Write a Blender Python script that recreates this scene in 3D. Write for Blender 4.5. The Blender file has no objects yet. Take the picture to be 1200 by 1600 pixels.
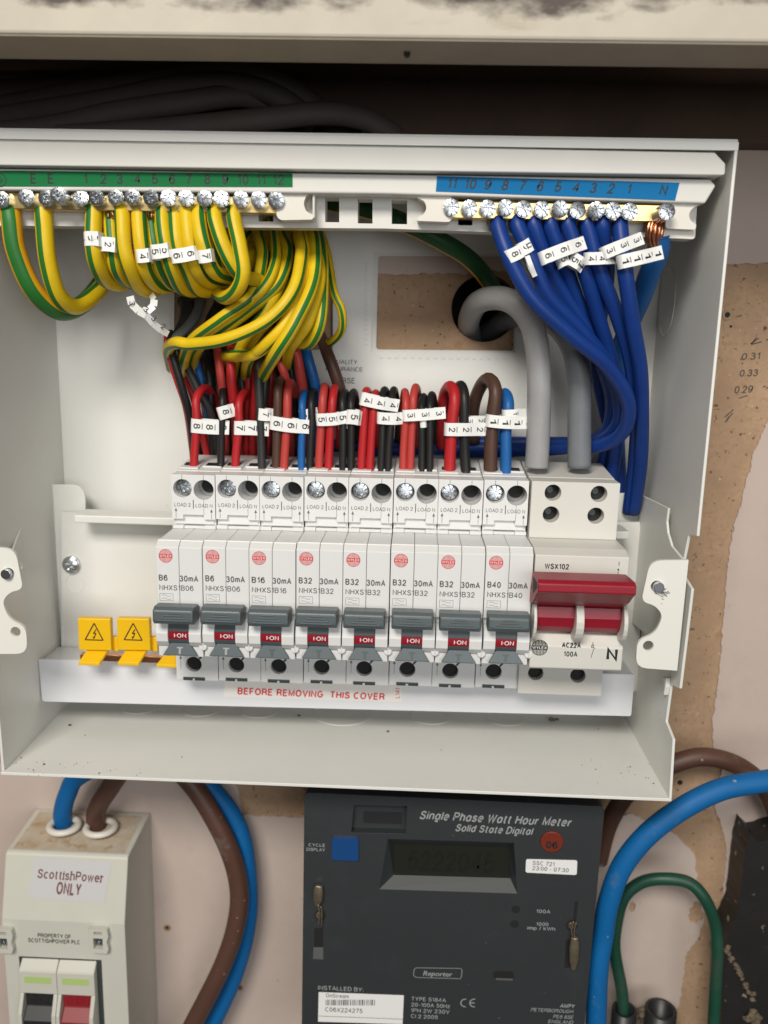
import bpy, bmesh, math, random
from mathutils import Vector, Matrix
from mathutils.geometry import tessellate_polygon
random.seed(7)
SC = bpy.context.scene
COL = SC.collection
S = 0.001                    # the script is written in millimetres

# ------------------------------------------------------------------ camera
W = 388.0                    # distance of the lens from the wall plane
F = 1330.0                   # focal length for a 1200 px wide picture
def _n(v): return v.normalized()
_N = _n(Vector((50.0, -270.0, F)))
_X = Vector((1, .023, 0)); _X = _n(_X - _N * _X.dot(_N))
_U = -_N.cross(_X)
if _U.y > 0: _U = -_U
cam_d = bpy.data.cameras.new('camera'); cam = bpy.data.objects.new('camera', cam_d); COL.objects.link(cam)
cam_d.sensor_fit = 'HORIZONTAL'; cam_d.sensor_width = 36; cam_d.lens = 36 * F / 1200
cam_d.clip_start = .005; cam_d.clip_end = 20
R3 = Matrix(((_X.x, -_X.y, -_X.z), (_N.x, -_N.y, -_N.z), (_U.x, -_U.y, -_U.z)))
cam.matrix_world = Matrix.Translation(Vector((0, -W * S, 0))) @ R3.to_4x4()
cam_d.dof.use_dof = True; cam_d.dof.focus_distance = .325; cam_d.dof.aperture_fstop = 12.5
SC.camera = cam

# ------------------------------------------------------------------ light
wd = bpy.data.worlds.new('World'); SC.world = wd; wd.use_nodes = True
bg = wd.node_tree.nodes['Background']; bg.inputs[0].default_value = (1, .94, .86, 1); bg.inputs[1].default_value = .095
def area(name, loc, target, size, power, col):
    l = bpy.data.lights.new(name, 'AREA'); l.shape = 'RECTANGLE'; l.size, l.size_y = size; l.energy = power; l.color = col
    o = bpy.data.objects.new(name, l); COL.objects.link(o); o.location = loc
    o.rotation_euler = (Vector(target) - Vector(loc)).to_track_quat('-Z', 'Y').to_euler()
    return o
area('ceiling_lamp', (-.24, -1.08, .68), (0, 0, -.08), (.5, .32), 16.5, (1, .955, .88))
area('front_fill_light', (.45, -1.55, .12), (0, 0, -.08), (1.0, .7), 8.5, (.96, .98, 1))  # added fill from behind the camera, for screw reflections and softer shadows
SC.view_settings.view_transform = 'Standard'; SC.view_settings.look = 'None'
SC.view_settings.exposure = -.04; SC.view_settings.gamma = 1; SC.view_settings.use_curve_mapping = False

# ------------------------------------------------------------------ materials
def mat(name, col, rough=.45, metal=0, bump=0, bscale=400, var=0, vscale=60, var2=None, coat=0, spec=.5):
    m = bpy.data.materials.new(name); m.use_nodes = True; nt = m.node_tree; b = nt.nodes['Principled BSDF']
    c = (*col, 1); b.inputs['Base Color'].default_value = c; b.inputs['Roughness'].default_value = rough
    b.inputs['Metallic'].default_value = metal; b.inputs['Specular IOR Level'].default_value = spec
    if coat: b.inputs['Coat Weight'].default_value = coat
    tc = nt.nodes.new('ShaderNodeTexCoord')
    if var:
        n = nt.nodes.new('ShaderNodeTexNoise'); n.inputs['Scale'].default_value = vscale; n.inputs['Detail'].default_value = 6
        n.inputs['Roughness'].default_value = .65
        nt.links.new(tc.outputs['Object'], n.inputs['Vector'])
        r = nt.nodes.new('ShaderNodeValToRGB'); r.color_ramp.elements[0].position = .3; r.color_ramp.elements[1].position = .7
        d = var2 or tuple(v * (1 - var) for v in col)
        r.color_ramp.elements[0].color = (*d, 1); r.color_ramp.elements[1].color = c
        nt.links.new(n.outputs['Fac'], r.inputs['Fac']); nt.links.new(r.outputs['Color'], b.inputs['Base Color'])
    if bump:
        n2 = nt.nodes.new('ShaderNodeTexNoise'); n2.inputs['Scale'].default_value = bscale; n2.inputs['Detail'].default_value = 4
        nt.links.new(tc.outputs['Object'], n2.inputs['Vector'])
        bp = nt.nodes.new('ShaderNodeBump'); bp.inputs['Strength'].default_value = bump; bp.inputs['Distance'].default_value = .0004
        nt.links.new(n2.outputs['Fac'], bp.inputs['Height']); nt.links.new(bp.outputs['Normal'], b.inputs['Normal'])
    return m
def add_spots(m, scale, lo, hi, col, detail=4, stretch=None, mask=None):
    """irregular marks with a shape of their own (pits, grime) mixed over the base colour"""
    nt = m.node_tree; b = nt.nodes['Principled BSDF']; tc = nt.nodes.new('ShaderNodeTexCoord')
    n = nt.nodes.new('ShaderNodeTexNoise'); n.inputs['Scale'].default_value = scale; n.inputs['Detail'].default_value = detail
    n.inputs['Roughness'].default_value = .6
    src = tc.outputs['Object']
    if stretch:
        mp = nt.nodes.new('ShaderNodeMapping'); mp.inputs['Scale'].default_value = stretch
        nt.links.new(src, mp.inputs['Vector']); src = mp.outputs['Vector']
    nt.links.new(src, n.inputs['Vector'])
    r = nt.nodes.new('ShaderNodeValToRGB'); r.color_ramp.elements[0].position = lo; r.color_ramp.elements[1].position = hi
    nt.links.new(n.outputs['Fac'], r.inputs['Fac'])
    fac = r.outputs['Color']
    if mask:                                          # (axis, from, to) in metres: the grime grows along that axis
        sp = nt.nodes.new('ShaderNodeSeparateXYZ'); nt.links.new(tc.outputs['Object'], sp.inputs[0])
        mr = nt.nodes.new('ShaderNodeMapRange'); mr.inputs['From Min'].default_value = mask[1]; mr.inputs['From Max'].default_value = mask[2]
        nt.links.new(sp.outputs[mask[0]], mr.inputs['Value'])
        ad = nt.nodes.new('ShaderNodeMath'); ad.operation = 'ADD'; nt.links.new(n.outputs['Fac'], ad.inputs[0])
        sb = nt.nodes.new('ShaderNodeMath'); sb.operation = 'MULTIPLY_ADD'; sb.inputs[1].default_value = .45; sb.inputs[2].default_value = -.225
        nt.links.new(mr.outputs[0], sb.inputs[0]); nt.links.new(sb.outputs[0], ad.inputs[1]); nt.links.new(ad.outputs[0], r.inputs['Fac'])
    mx = nt.nodes.new('ShaderNodeMix'); mx.data_type = 'RGBA'
    nt.links.new(fac, mx.inputs['Factor'])
    ins = b.inputs['Base Color']
    if ins.is_linked: nt.links.new(ins.links[0].from_socket, mx.inputs['A'])
    else: mx.inputs['A'].default_value = ins.default_value
    mx.inputs['B'].default_value = (*col, 1)
    nt.links.new(mx.outputs['Result'], ins)
M = {}
M['enamel'] = mat('cream_enamel', (.73, .725, .685), .42, bump=.07, bscale=1500, var=.05, vscale=25)
add_spots(M['enamel'], 18, .60, .85, (.655, .64, .59), 9, (1, 1, .6)); add_spots(M['enamel'], 420, .775, .79, (.36, .34, .30), 2)
M['enamel_edge'] = mat('cream_enamel_edge', (.74, .73, .67), .5)
M['rail'] = mat('cream_plastic', (.66, .645, .60), .45, bump=.05, bscale=900, var=.04)
M['clip'] = mat('ivory_plastic', (.68, .645, .575), .42, bump=.05, bscale=900)
M['module'] = mat('white_plastic', (.70, .70, .69), .42, bump=.06, bscale=2200, var=.03, vscale=90)
M['module_in'] = mat('grey_plastic_inside', (.30, .30, .30), .5)
M['switch'] = mat('offwhite_plastic', (.63, .615, .565), .45, bump=.06, bscale=2000, var=.04, vscale=90)
M['slate'] = mat('slate_plastic', (.085, .105, .112), .38, bump=.05, bscale=1800)
M['red_sw'] = mat('crimson_plastic', (.27, .007, .02), .42, bump=.05, bscale=1500)
M['red_ind'] = mat('indicator_red', (.30, .008, .02), .3)
M['black'] = mat('hole_shade_black', (.008, .008, .008), .7)  # flat black standing in for the darkness inside holes and recesses
M['darkmetal'] = mat('dark_clip', (.06, .075, .075), .4, .3)
M['ink'] = mat('grey_ink', (.115, .115, .12), .7)
M['inkblack'] = mat('black_ink', (.012, .012, .014), .6)
M['inkred'] = mat('red_ink', (.62, .05, .06), .6)
M['inkwhite'] = mat('white_ink', (.78, .78, .76), .6)
M['inkpale'] = mat('pale_grey_ink', (.31, .32, .325), .6)
M['inkbrown'] = mat('brown_ink', (.16, .06, .05), .6)
M['pencil'] = mat('pencil_mark', (.05, .05, .05), .8)
M['zinc'] = mat('zinc_steel', (.52, .54, .56), .26, 1)
M['brass'] = mat('brass', (.80, .60, .27), .3, 1, bump=.08, bscale=700, var=.15, vscale=80)
M['copper'] = mat('copper', (.72, .33, .18), .3, 1, bump=.2, bscale=900, var=.2)
M['green_tape'] = mat('green_tape', (.006, .15, .045), .7, spec=.2)
M['blue_tape'] = mat('blue_tape', (.002, .145, .36), .7, spec=.2)
def wire(n, c, rough=.45): return mat(n, c, rough, spec=.35, bump=.12, bscale=420, var=.22, vscale=55)
M['yel'] = wire('yellow_pvc', (.76, .52, .010)); M['grn'] = wire('green_pvc', (.022, .16, .025))
M['dgrn'] = wire('dark_green_pvc', (.012, .075, .018)); M['orng'] = wire('amber_pvc', (.70, .36, .012))
M['red'] = wire('red_pvc', (.47, .018, .022)); M['pinkred'] = wire('faded_red_pvc', (.50, .055, .045))
M['blk'] = wire('black_pvc', (.016, .016, .016)); M['gblk'] = wire('grey_black_pvc', (.035, .035, .035))
M['brn'] = wire('brown_pvc', (.085, .042, .028)); M['lblu'] = wire('light_blue_pvc', (.012, .115, .36))
M['blu'] = wire('blue_pvc', (.006, .040, .225)); M['gry'] = wire('grey_pvc', (.33, .33, .33), .45)
M['dgry'] = wire('dark_grey_pvc', (.18, .195, .21), .45)
M['bigblu'] = mat('blue_cable', (.003, .125, .36), .55, spec=.3, bump=.05, bscale=300, var=.12, vscale=40)
M['bigbrn'] = mat('brown_cable', (.10, .045, .03), .5, bump=.05, bscale=300, var=.15, vscale=40)
for _k in ('bigblu', 'bigbrn'): add_spots(M[_k], 45, .60, .85, (.22, .20, .18), 9); add_spots(M[_k], 300, .70, .75, (.35, .32, .28), 3)
M['egrn'] = mat('green_cable', (.008, .07, .04), .45, bump=.05, bscale=300, var=.25, vscale=40)
add_spots(M['egrn'], 40, .5, .75, (.05, .06, .045), 8)
M['oldblk'] = mat('old_dark_sheath', (.028, .025, .024), .6, bump=.15, bscale=200, var=.3, vscale=30)
M['marker'] = mat('white_marker_tape', (.80, .80, .78), .4)
M['cover'] = mat('white_pvc_sheet', (.68, .69, .715), .32, bump=.02, bscale=300)
M['sticker'] = mat('paper_sticker', (.76, .73, .70), .5)
M['yplast'] = mat('yellow_plastic', (.80, .47, .004), .4, bump=.05, bscale=900)
M['meter'] = mat('charcoal_plastic', (.028, .031, .034), .5, bump=.12, bscale=1600, var=.1)
add_spots(M['meter'], 30, .56, .8, (.034, .039, .043), 9); add_spots(M['meter'], 500, .73, .76, (.10, .10, .095), 2)
M['meter_lt'] = mat('light_grey_plastic', (.10, .105, .105), .5)  # lighter grey for the display's lower bevel and the recess ledges
M['lcd'] = mat('lcd_glass', (.014, .0155, .0105), .3)
M['lcdseg'] = mat('lcd_segment', (.0085, .0095, .0065), .4)
M['btn'] = mat('blue_button', (.006, .055, .20), .18, coat=1)
M['seal_red'] = mat('red_seal', (.16, .02, .008), .45)
M['lead'] = mat('dull_brass_seal', (.45, .38, .26), .4, .9, bump=.3, bscale=700, var=.3, vscale=200)
M['iso'] = mat('isolator_plastic', (.57, .56, .49), .45, bump=.06, bscale=1200, var=.04)
M['iso_top'] = mat('isolator_dusty', (.54, .50, .42), .7, bump=.2, bscale=600, var=.3, vscale=90, var2=(.43, .32, .21))
add_spots(M['iso_top'], 160, .55, .66, (.40, .28, .17))
M['tag_green'] = mat('pale_green_tag', (.42, .55, .20), .4)
M['redsw'] = mat('dull_red_rocker', (.24, .018, .022), .42)
M['blksw'] = mat('black_rocker', (.018, .018, .02), .42)
M['clear'] = mat('silver_sticker', (.56, .55, .55), .3, 0)
M['cable_top'] = mat('dark_sheathed_cable', (.060, .048, .041), .7, bump=.1, bscale=200, var=.3, vscale=30)
M['serv'] = mat('service_black', (.014, .013, .013), .5, bump=.25, bscale=260, var=.4, vscale=60)
add_spots(M['serv'], 210, .66, .72, (.30, .25, .18))
M['sand'] = mat('sandy_debris', (.19, .145, .095), .9, bump=.8, bscale=500, var=.45, vscale=180)
M['plaster'] = mat('bare_brown_board', (.46, .305, .19), .9, bump=.6, bscale=160, var=.3, vscale=38)
add_spots(M['plaster'], 420, .50, .62, (.37, .235, .14), 3); add_spots(M['plaster'], 330, .63, .67, (.13, .065, .035), 3); add_spots(M['plaster'], 130, .66, .69, (.10, .05, .03), 5, (1, 1, 1.4)); add_spots(M['plaster'], 360, .66, .70, (.52, .38, .26), 3); add_spots(M['plaster'], 70, .60, .72, (.33, .185, .10), 6)
M['paint'] = mat('pink_paint', (.53, .43, .375), .75, bump=.35, bscale=140, var=.10, vscale=22)
add_spots(M['paint'], 34, .60, .80, (.43, .35, .31), 8); add_spots(M['paint'], 16, .60, .76, (.36, .29, .255), 10, (1, 1, .7)); add_spots(M['paint'], 150, .70, .76, (.30, .23, .19), 6)
M['wood'] = mat('painted_wood', (.51, .465, .38), .65, bump=.4, bscale=120, var=.12, vscale=40)
add_spots(M['wood'], 100, .54, .72, (.07, .05, .04), 10, (.45, 1, 1.0), (2, .0005, .0125))
add_spots(M['wood'], 30, .60, .70, (.34, .28, .20), 9, (.25, 1, 1.6))
M['wood_shaded'] = mat('shaded_wood_underside', (.40, .34, .27), .75, bump=.3, bscale=120, var=.15, vscale=40)  # darker copy of the beam wood, underside shade put into its colour
M['darkwood'] = mat('dark_brown_wood', (.10, .062, .042), .85, bump=.3, bscale=90, var=.3, vscale=30)

# ------------------------------------------------------------------ geometry helpers
def P(px, py, d):                                     # where the sight line through a photo point meets depth d (mm off the wall)
    v = Vector((px - 600.0, py - 800.0, F)); k = (W - d) / v.dot(_N)
    return (v.dot(_X) * k, d, v.dot(_U) * k)
def PX(px, py, d): return P(px, py, d)[0]
def PZ(px, py, d): return P(px, py, d)[2]
def poly(d, pts): return [(PX(a, b, d), PZ(a, b, d)) for a, b in pts]
def rnd_poly(pts, rad, seg=5):                         # rounded corners
    out = []
    n = len(pts)
    for i, p in enumerate(pts):
        r = rad[i] if isinstance(rad, (list, tuple)) else rad
        a, b, c = Vector(pts[i - 1]), Vector(p), Vector(pts[(i + 1) % n])
        if r <= 0: out.append(tuple(b)); continue
        u = (a - b); v = (c - b); r1 = min(r, u.length * .49, v.length * .49)
        u.normalize(); v.normalize(); s, e = b + u * r1, b + v * r1
        for k in range(seg + 1):
            t = k / seg; q = s * (1 - t) ** 2 + b * 2 * t * (1 - t) + e * t * t; out.append(tuple(q))
    return out
def circ(cx, cz, r, n=28, rz=None): return [(cx + r * math.cos(2 * math.pi * k / n), cz + (rz or r) * math.sin(2 * math.pi * k / n)) for k in range(n)]
def arc(cx, cz, r, a0, a1, n=10): return [(cx + r * math.cos(math.radians(a0 + (a1 - a0) * k / n)), cz + r * math.sin(math.radians(a0 + (a1 - a0) * k / n))) for k in range(n + 1)]
_tc = {}
def glyphs(s):
    if s in _tc: return _tc[s]
    cu = bpy.data.curves.new('glyph', 'FONT'); cu.body = s; cu.resolution_u = 2; cu.fill_mode = 'FRONT'
    o = bpy.data.objects.new('glyph', cu); COL.objects.link(o)
    bpy.context.view_layer.update()
    me = bpy.data.meshes.new_from_object(o.evaluated_get(bpy.context.evaluated_depsgraph_get()))
    vs = [(v.co.x, v.co.y) for v in me.vertices]; fs = [tuple(p.vertices) for p in me.polygons]
    bpy.data.objects.remove(o); bpy.data.curves.remove(cu); bpy.data.meshes.remove(me)
    _tc[s] = (vs, fs); return _tc[s]
def _a(cx, cy, rx, ry, a0, a1, n=9): return [(cx + rx * math.cos(math.radians(a0 + (a1 - a0) * k / n)), cy + ry * math.sin(math.radians(a0 + (a1 - a0) * k / n))) for k in range(n + 1)]
def _o(cx, cy, rx, ry, n=16): return _a(cx, cy, rx, ry, 90, 450, n)
FONT = {
 'A': (.72, [[(0, 0), (.36, 1), (.72, 0)], [(.13, .34), (.59, .34)]]), 'B': (.64, [[(0, 0), (0, 1)] + _a(.36, .765, .24, .235, 90, -90, 6) + [(0, .53)], [(.33, .53)] + _a(.36, .265, .27, .265, 90, -90, 6) + [(0, 0)]]),
 'C': (.70, [_a(.37, .5, .37, .5, 48, 312, 14)]), 'D': (.68, [[(0, 0), (0, 1)] + _a(.27, .5, .41, .5, 90, -90, 10) + [(0, 0)]]),
 'E': (.57, [[(.55, 1), (0, 1), (0, 0), (.57, 0)], [(0, .52), (.51, .52)]]), 'F': (.53, [[(.53, 1), (0, 1), (0, 0)], [(0, .5), (.46, .5)]]),
 'G': (.75, [_a(.38, .5, .38, .5, 48, 330, 14) + [(.74, .46), (.42, .46)]]), 'H': (.66, [[(0, 0), (0, 1)], [(.66, 0), (.66, 1)], [(0, .52), (.66, .52)]]), 'I': (.0, [[(0, 0), (0, 1)]]),
 'K': (.64, [[(0, 0), (0, 1)], [(.62, 1), (0, .36)], [(.22, .58), (.65, 0)]]), 'L': (.5, [[(0, 1), (0, 0), (.5, 0)]]), 'M': (.78, [[(0, 0), (0, 1), (.39, .1), (.78, 1), (.78, 0)]]),
 'N': (.65, [[(0, 0), (0, 1), (.65, 0), (.65, 1)]]), 'O': (.78, [_o(.39, .5, .39, .5)]), 'P': (.6, [[(0, 0), (0, 1)] + _a(.35, .74, .26, .26, 90, -90, 7) + [(0, .48)]]),
 'Q': (.78, [_o(.39, .5, .39, .5), [(.48, .25), (.76, -.04)]]), 'R': (.65, [[(0, 0), (0, 1)] + _a(.37, .75, .25, .25, 90, -90, 7) + [(0, .5)], [(.36, .5), (.56, .38), (.65, 0)]]),
 'S': (.63, [[(.59, .76), (.5, .94), (.31, 1), (.11, .93), (.04, .76), (.12, .61), (.33, .53), (.54, .44), (.63, .27), (.54, .07), (.32, 0), (.09, .07), (.0, .26)]]),
 'T': (.64, [[(0, 1), (.64, 1)], [(.32, 1), (.32, 0)]]), 'U': (.64, [[(0, 1), (0, .32)] + _a(.32, .32, .32, .32, 180, 360, 8) + [(.64, 1)]]), 'V': (.68, [[(0, 1), (.34, 0), (.68, 1)]]),
 'W': (1.0, [[(0, 1), (.25, 0), (.5, .95), (.75, 0), (1, 1)]]), 'X': (.66, [[(0, 1), (.66, 0)], [(.66, 1), (0, 0)]]), 'Y': (.66, [[(0, 1), (.33, .42), (.66, 1)], [(.33, .42), (.33, 0)]]), 'Z': (.6, [[(0, 1), (.6, 1), (0, 0), (.6, 0)]]),
 '0': (.58, [_o(.29, .5, .29, .5)]), '1': (.30, [[(.0, .76), (.16, .83), (.27, 1), (.27, 0)]]), '2': (.58, [[(.02, .70)] + _a(.29, .71, .26, .29, 165, -25, 8) + [(.0, 0), (.58, 0)]]),
 '3': (.58, [_a(.28, .76, .24, .24, 165, -90, 9) + [(.2, .52)], _a(.28, .26, .29, .265, 90, -165, 10)]), '4': (.6, [[(.45, 0), (.45, 1), (0, .3), (.6, .3)]]),
 '5': (.58, [[(.53, 1), (.12, 1), (.05, .5)] + _a(.29, .32, .29, .325, 125, -160, 10)]), '6': (.58, [[(.54, .78), (.45, .95), (.29, 1), (.1, .86), (0, .55), (0, .32)] + _a(.29, .32, .29, .32, 180, 540, 16)[1:]]),
 '7': (.56, [[(0, 1), (.56, 1), (.3, .5), (.2, 0)]]), '8': (.58, [_o(.29, .76, .235, .235), _o(.29, .27, .29, .27)]), '9': (.58, [[(.04, .22), (.13, .05), (.29, 0), (.48, .14), (.58, .45), (.58, .68)] + _a(.29, .68, .29, .32, 0, 360, 16)[1:]]),
 'a': (.54, [_o(.26, .36, .26, .36), [(.53, .72), (.53, 0)]]), 'c': (.5, [_a(.27, .36, .27, .36, 48, 312, 10)]), 'd': (.54, [_o(.26, .36, .26, .36), [(.53, 1), (.53, 0)]]), 'e': (.54, [[(.0, .38), (.54, .38)] + _a(.27, .36, .27, .36, 5, 318, 12)]),
 'g': (.54, [_o(.26, .36, .26, .36), [(.53, .72), (.53, -.08)] + _a(.27, -.06, .26, .2, 0, -150, 7)]), 'h': (.5, [[(0, 0), (0, 1)], [(0, .4)] + _a(.25, .45, .25, .27, 160, 0, 7) + [(.5, 0)]]), 'i': (.0, [[(0, 0), (0, .72)], [(0, .88), (0, 1)]]),
 'k': (.48, [[(0, 0), (0, 1)], [(.45, .72), (0, .27)], [(.17, .43), (.49, 0)]]), 'l': (.0, [[(0, 0), (0, 1)]]), 'm': (.82, [[(0, 0), (0, .72)], [(0, .42)] + _a(.205, .48, .205, .24, 160, 0, 6) + [(.41, 0)], [(.41, .42)] + _a(.615, .48, .205, .24, 160, 0, 6) + [(.82, 0)]]),
 'n': (.5, [[(0, 0), (0, .72)], [(0, .42)] + _a(.25, .45, .25, .27, 160, 0, 7) + [(.5, 0)]]), 'o': (.54, [_o(.27, .36, .27, .36)]), 'p': (.54, [_o(.28, .36, .26, .36), [(0, .72), (0, -.27)]]), 'r': (.3, [[(0, 0), (0, .72)], [(0, .38), (.1, .63), (.3, .7)]]),
 's': (.46, [[(.43, .55), (.36, .68), (.22, .72), (.08, .67), (.03, .54), (.1, .43), (.24, .38), (.39, .32), (.46, .19), (.39, .05), (.23, 0), (.07, .05), (.0, .19)]]), 't': (.28, [[(.1, .93), (.1, .12), (.17, .0), (.28, .01)], [(-.02, .72), (.27, .72)]]),
 'u': (.5, [[(0, .72), (0, .25)] + _a(.25, .26, .25, .26, 180, 340, 7), [(.5, .72), (.5, 0)]]), 'w': (.74, [[(0, .72), (.18, 0), (.37, .7), (.56, 0), (.74, .72)]]), 'z': (.46, [[(0, .72), (.45, .72), (0, 0), (.47, 0)]]),
 '-': (.3, [[(0, .38), (.3, .38)]]), ':': (.0, [[(0, 0), (0, .12)], [(0, .58), (0, .70)]]), '.': (.0, [[(0, 0), (0, .12)]]), '/': (.3, [[(0, -.05), (.3, 1.02)]]), '\u00b7': (.0, [[(0, .44), (0, .58)]]), ' ': (.12, []),
}
_sc = {}
def strokes(s, wt, slab=False):
    """letters drawn as even strokes: 2-D vertices, faces, stroke number of every vertex"""
    if (s, wt, slab) in _sc: return _sc[(s, wt, slab)]
    vs, fs, si = [], [], []; x = 0; n = 0
    for ch_ in s:
        adv, sts = FONT[ch_]
        if slab: sts = sts + [[(e[0] - .14, e[1]), (e[0] + .14, e[1])] for st in sts for e in (st[0], st[-1]) if len(st) < 4 and abs(st[0][0] - st[-1][0]) < .05 and abs(st[0][1] - st[-1][1]) > .3]
        for st in sts:
            pts = [Vector((x + p[0], p[1])) for p in st]; q = [pts[0]]
            for p in pts[1:]:
                if (p - q[-1]).length > 1e-4: q.append(p)
            closed = (q[0] - q[-1]).length < 1e-3 and len(q) > 3
            if closed: q = q[:-1]
            N = len(q); o = len(vs); e = wt / 2
            for i, p in enumerate(q):
                a = q[i - 1] if (i or closed) else None; b = q[(i + 1) % N] if (i < N - 1 or closed) else None
                d0 = (p - a).normalized() if a is not None else (b - p).normalized(); d1 = (b - p).normalized() if b is not None else d0
                n0, n1 = Vector((-d0.y, d0.x)), Vector((-d1.y, d1.x)); m_ = (n0 + n1)
                m_ = m_.normalized() if m_.length > .2 else n0
                k = min(1 / max(m_.dot(n0), .35), 2.2)
                vs += [tuple(p + m_ * e * k), tuple(p - m_ * e * k)]; si += [n, n]
            for i in range(N if closed else N - 1):
                j = (i + 1) % N; fs.append((o + 2 * i, o + 2 * i + 1, o + 2 * j + 1, o + 2 * j))
            n += 1
        x += adv + wt + .13
    _sc[(s, wt, slab)] = (vs, fs, si); return _sc[(s, wt, slab)]
_hv = glyphs('H')[0]; CAP = max(v[1] for v in _hv) - min(v[1] for v in _hv)
ORG = {}
class MB:
    def __init__(self): self.v = []; self.f = []; self.m = []; self.sm = []
    def add(self, vs, fs, mi=0, sm=False):
        o = len(self.v); self.v += [Vector(v) for v in vs]
        for f in fs: self.f.append([i + o for i in f]); self.m.append(mi); self.sm.append(sm)
        return self
    def box(self, x0, x1, d0, d1, z0, z1, mi=0):
        vs = [(x, d, z) for x in (x0, x1) for d in (d0, d1) for z in (z0, z1)]
        return self.add(vs, [(0, 1, 3, 2), (4, 6, 7, 5), (0, 4, 5, 1), (2, 3, 7, 6), (0, 2, 6, 4), (1, 5, 7, 3)], mi)
    def plate(self, outer, holes, d0, d1, mi=0, mi_side=None):       # outline in x,z ; from depth d0 to d1
        loops = [list(outer)] + [list(h) for h in holes]; k = 0; ms = mi if mi_side is None else mi_side
        flat = [p for l in loops for p in l]; n = len(flat)
        tris = tessellate_polygon([[Vector((x, z, 0)) for x, z in l] for l in loops])
        self.add([(x, d1, z) for x, z in flat] , [tuple(t) for t in tris], mi)
        self.add([(x, d0, z) for x, z in flat] , [tuple(t) for t in tris], mi)
        o = len(self.v); self.v += [Vector((x, d, z)) for d in (d1, d0) for x, z in flat]
        for l in loops:
            L = len(l)
            for i in range(L):
                a, b = k + i, k + (i + 1) % L
                self.f.append([o + a, o + b, o + n + b, o + n + a]); self.m.append(ms); self.sm.append(False)
            k += L
        return self
    def sheet(self, outer, d, mi=0, holes=()):
        loops = [list(outer)] + [list(h) for h in holes]; flat = [p for l in loops for p in l]
        tris = tessellate_polygon([[Vector((x, z, 0)) for x, z in l] for l in loops])
        return self.add([(x, d, z) for x, z in flat], [tuple(t) for t in tris], mi)
    def prism(self, prof, x0, x1, mi=0):                             # profile in d,z ; extruded along x
        n = len(prof); tris = tessellate_polygon([[Vector((d, z, 0)) for d, z in prof]])
        self.add([(x0, d, z) for d, z in prof], [tuple(t) for t in tris], mi); self.add([(x1, d, z) for d, z in prof], [tuple(t) for t in tris], mi)
        return self.add([(x, d, z) for x in (x0, x1) for d, z in prof], [(i, (i + 1) % n, n + (i + 1) % n, n + i) for i in range(n)], mi)
    def cyl(self, x, d0, d1, z, r, mi=0, n=24, r1=None, cap=True):   # axis along d
        r1 = r if r1 is None else r1
        a = [(x + q[0], d0, z + q[1]) for q in circ(0, 0, r, n)]; b = [(x + q[0], d1, z + q[1]) for q in circ(0, 0, r1, n)]
        self.add(a + b, [(i, (i + 1) % n, n + (i + 1) % n, n + i) for i in range(n)], mi, True)
        if cap: self.add(a, [tuple(range(n))], mi); self.add(b, [tuple(range(n))], mi)
        return self
    def tube(self, pts, r, mi=0, n=12, stripe=None, smi=1, step=7, ph=0, closed=False, cap=True, flat=1):
        pts = [Vector(p) for p in pts]; path = []; N = len(pts); rr = r if isinstance(r, (list, tuple)) else [r] * N; rad = []
        segs = N if closed else N - 1
        for i in range(segs):
            if closed: p0, p1, p2, p3 = pts[i - 1], pts[i], pts[(i + 1) % N], pts[(i + 2) % N]
            else: p0, p1, p2, p3 = pts[max(i - 1, 0)], pts[i], pts[i + 1], pts[min(i + 2, N - 1)]
            for k in range(step):
                t = k / step
                path.append(.5 * ((2 * p1) + (p2 - p0) * t + (2 * p0 - 5 * p1 + 4 * p2 - p3) * t * t + (3 * p1 - p0 - 3 * p2 + p3) * t ** 3))
                rad.append(rr[i] * (1 - t) + rr[(i + 1) % N] * t)
        if not closed: path.append(pts[-1]); rad.append(rr[-1])
        T = []
        for i in range(len(path)):
            a = path[i - 1] if (i or closed) else path[0]; b = path[(i + 1) % len(path)] if (closed or i < len(path) - 1) else path[-1]
            T.append((b - a).normalized())
        u = T[0].cross(Vector((0, 1, 0)))
        if u.length < .1: u = T[0].cross(Vector((1, 0, 0)))
        u.normalize(); o = len(self.v)
        for i, p in enumerate(path):
            u = (u - T[i] * u.dot(T[i])).normalized(); w = T[i].cross(u)
            for k in range(n):
                a = 2 * math.pi * k / n + ph; self.v.append(p + (u * math.cos(a) + w * math.sin(a) * flat) * rad[i])
        L = len(path)
        for i in range(L if closed else L - 1):
            for k in range(n):
                a, b = i * n, ((i + 1) % L) * n
                self.f.append([o + a + k, o + a + (k + 1) % n, o + b + (k + 1) % n, o + b + k])
                self.m.append(smi if (stripe and k in stripe) else mi); self.sm.append(True)
        if cap and not closed:
            self.f.append([o + k for k in range(n)]); self.m.append(mi); self.sm.append(False)
            self.f.append([o + (L - 1) * n + k for k in range(n)]); self.m.append(mi); self.sm.append(False)
        return self
    def text(self, s, x, d, z, h, width=None, mi=0, align='L', rot=0, shear=0, bold=0, dfun=None, serif=False, wt=None, slab=False):
        if serif: vs, fs = glyphs(s); vs = [(p[0] / CAP, p[1] / CAP) for p in vs]; si = [0] * len(vs)
        else: vs, fs, si = strokes(s, wt or (.235 if bold else .165), slab)
        if not vs: return self
        k = h; x0 = min(v[0] for v in vs); x1 = max(v[0] for v in vs); kx = k if width is None else width / (x1 - x0)
        wd_ = (x1 - x0) * kx; off = {'L': 0, 'C': -wd_ / 2, 'R': -wd_}[align]; c, sn = math.cos(math.radians(rot)), math.sin(math.radians(rot))
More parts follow.
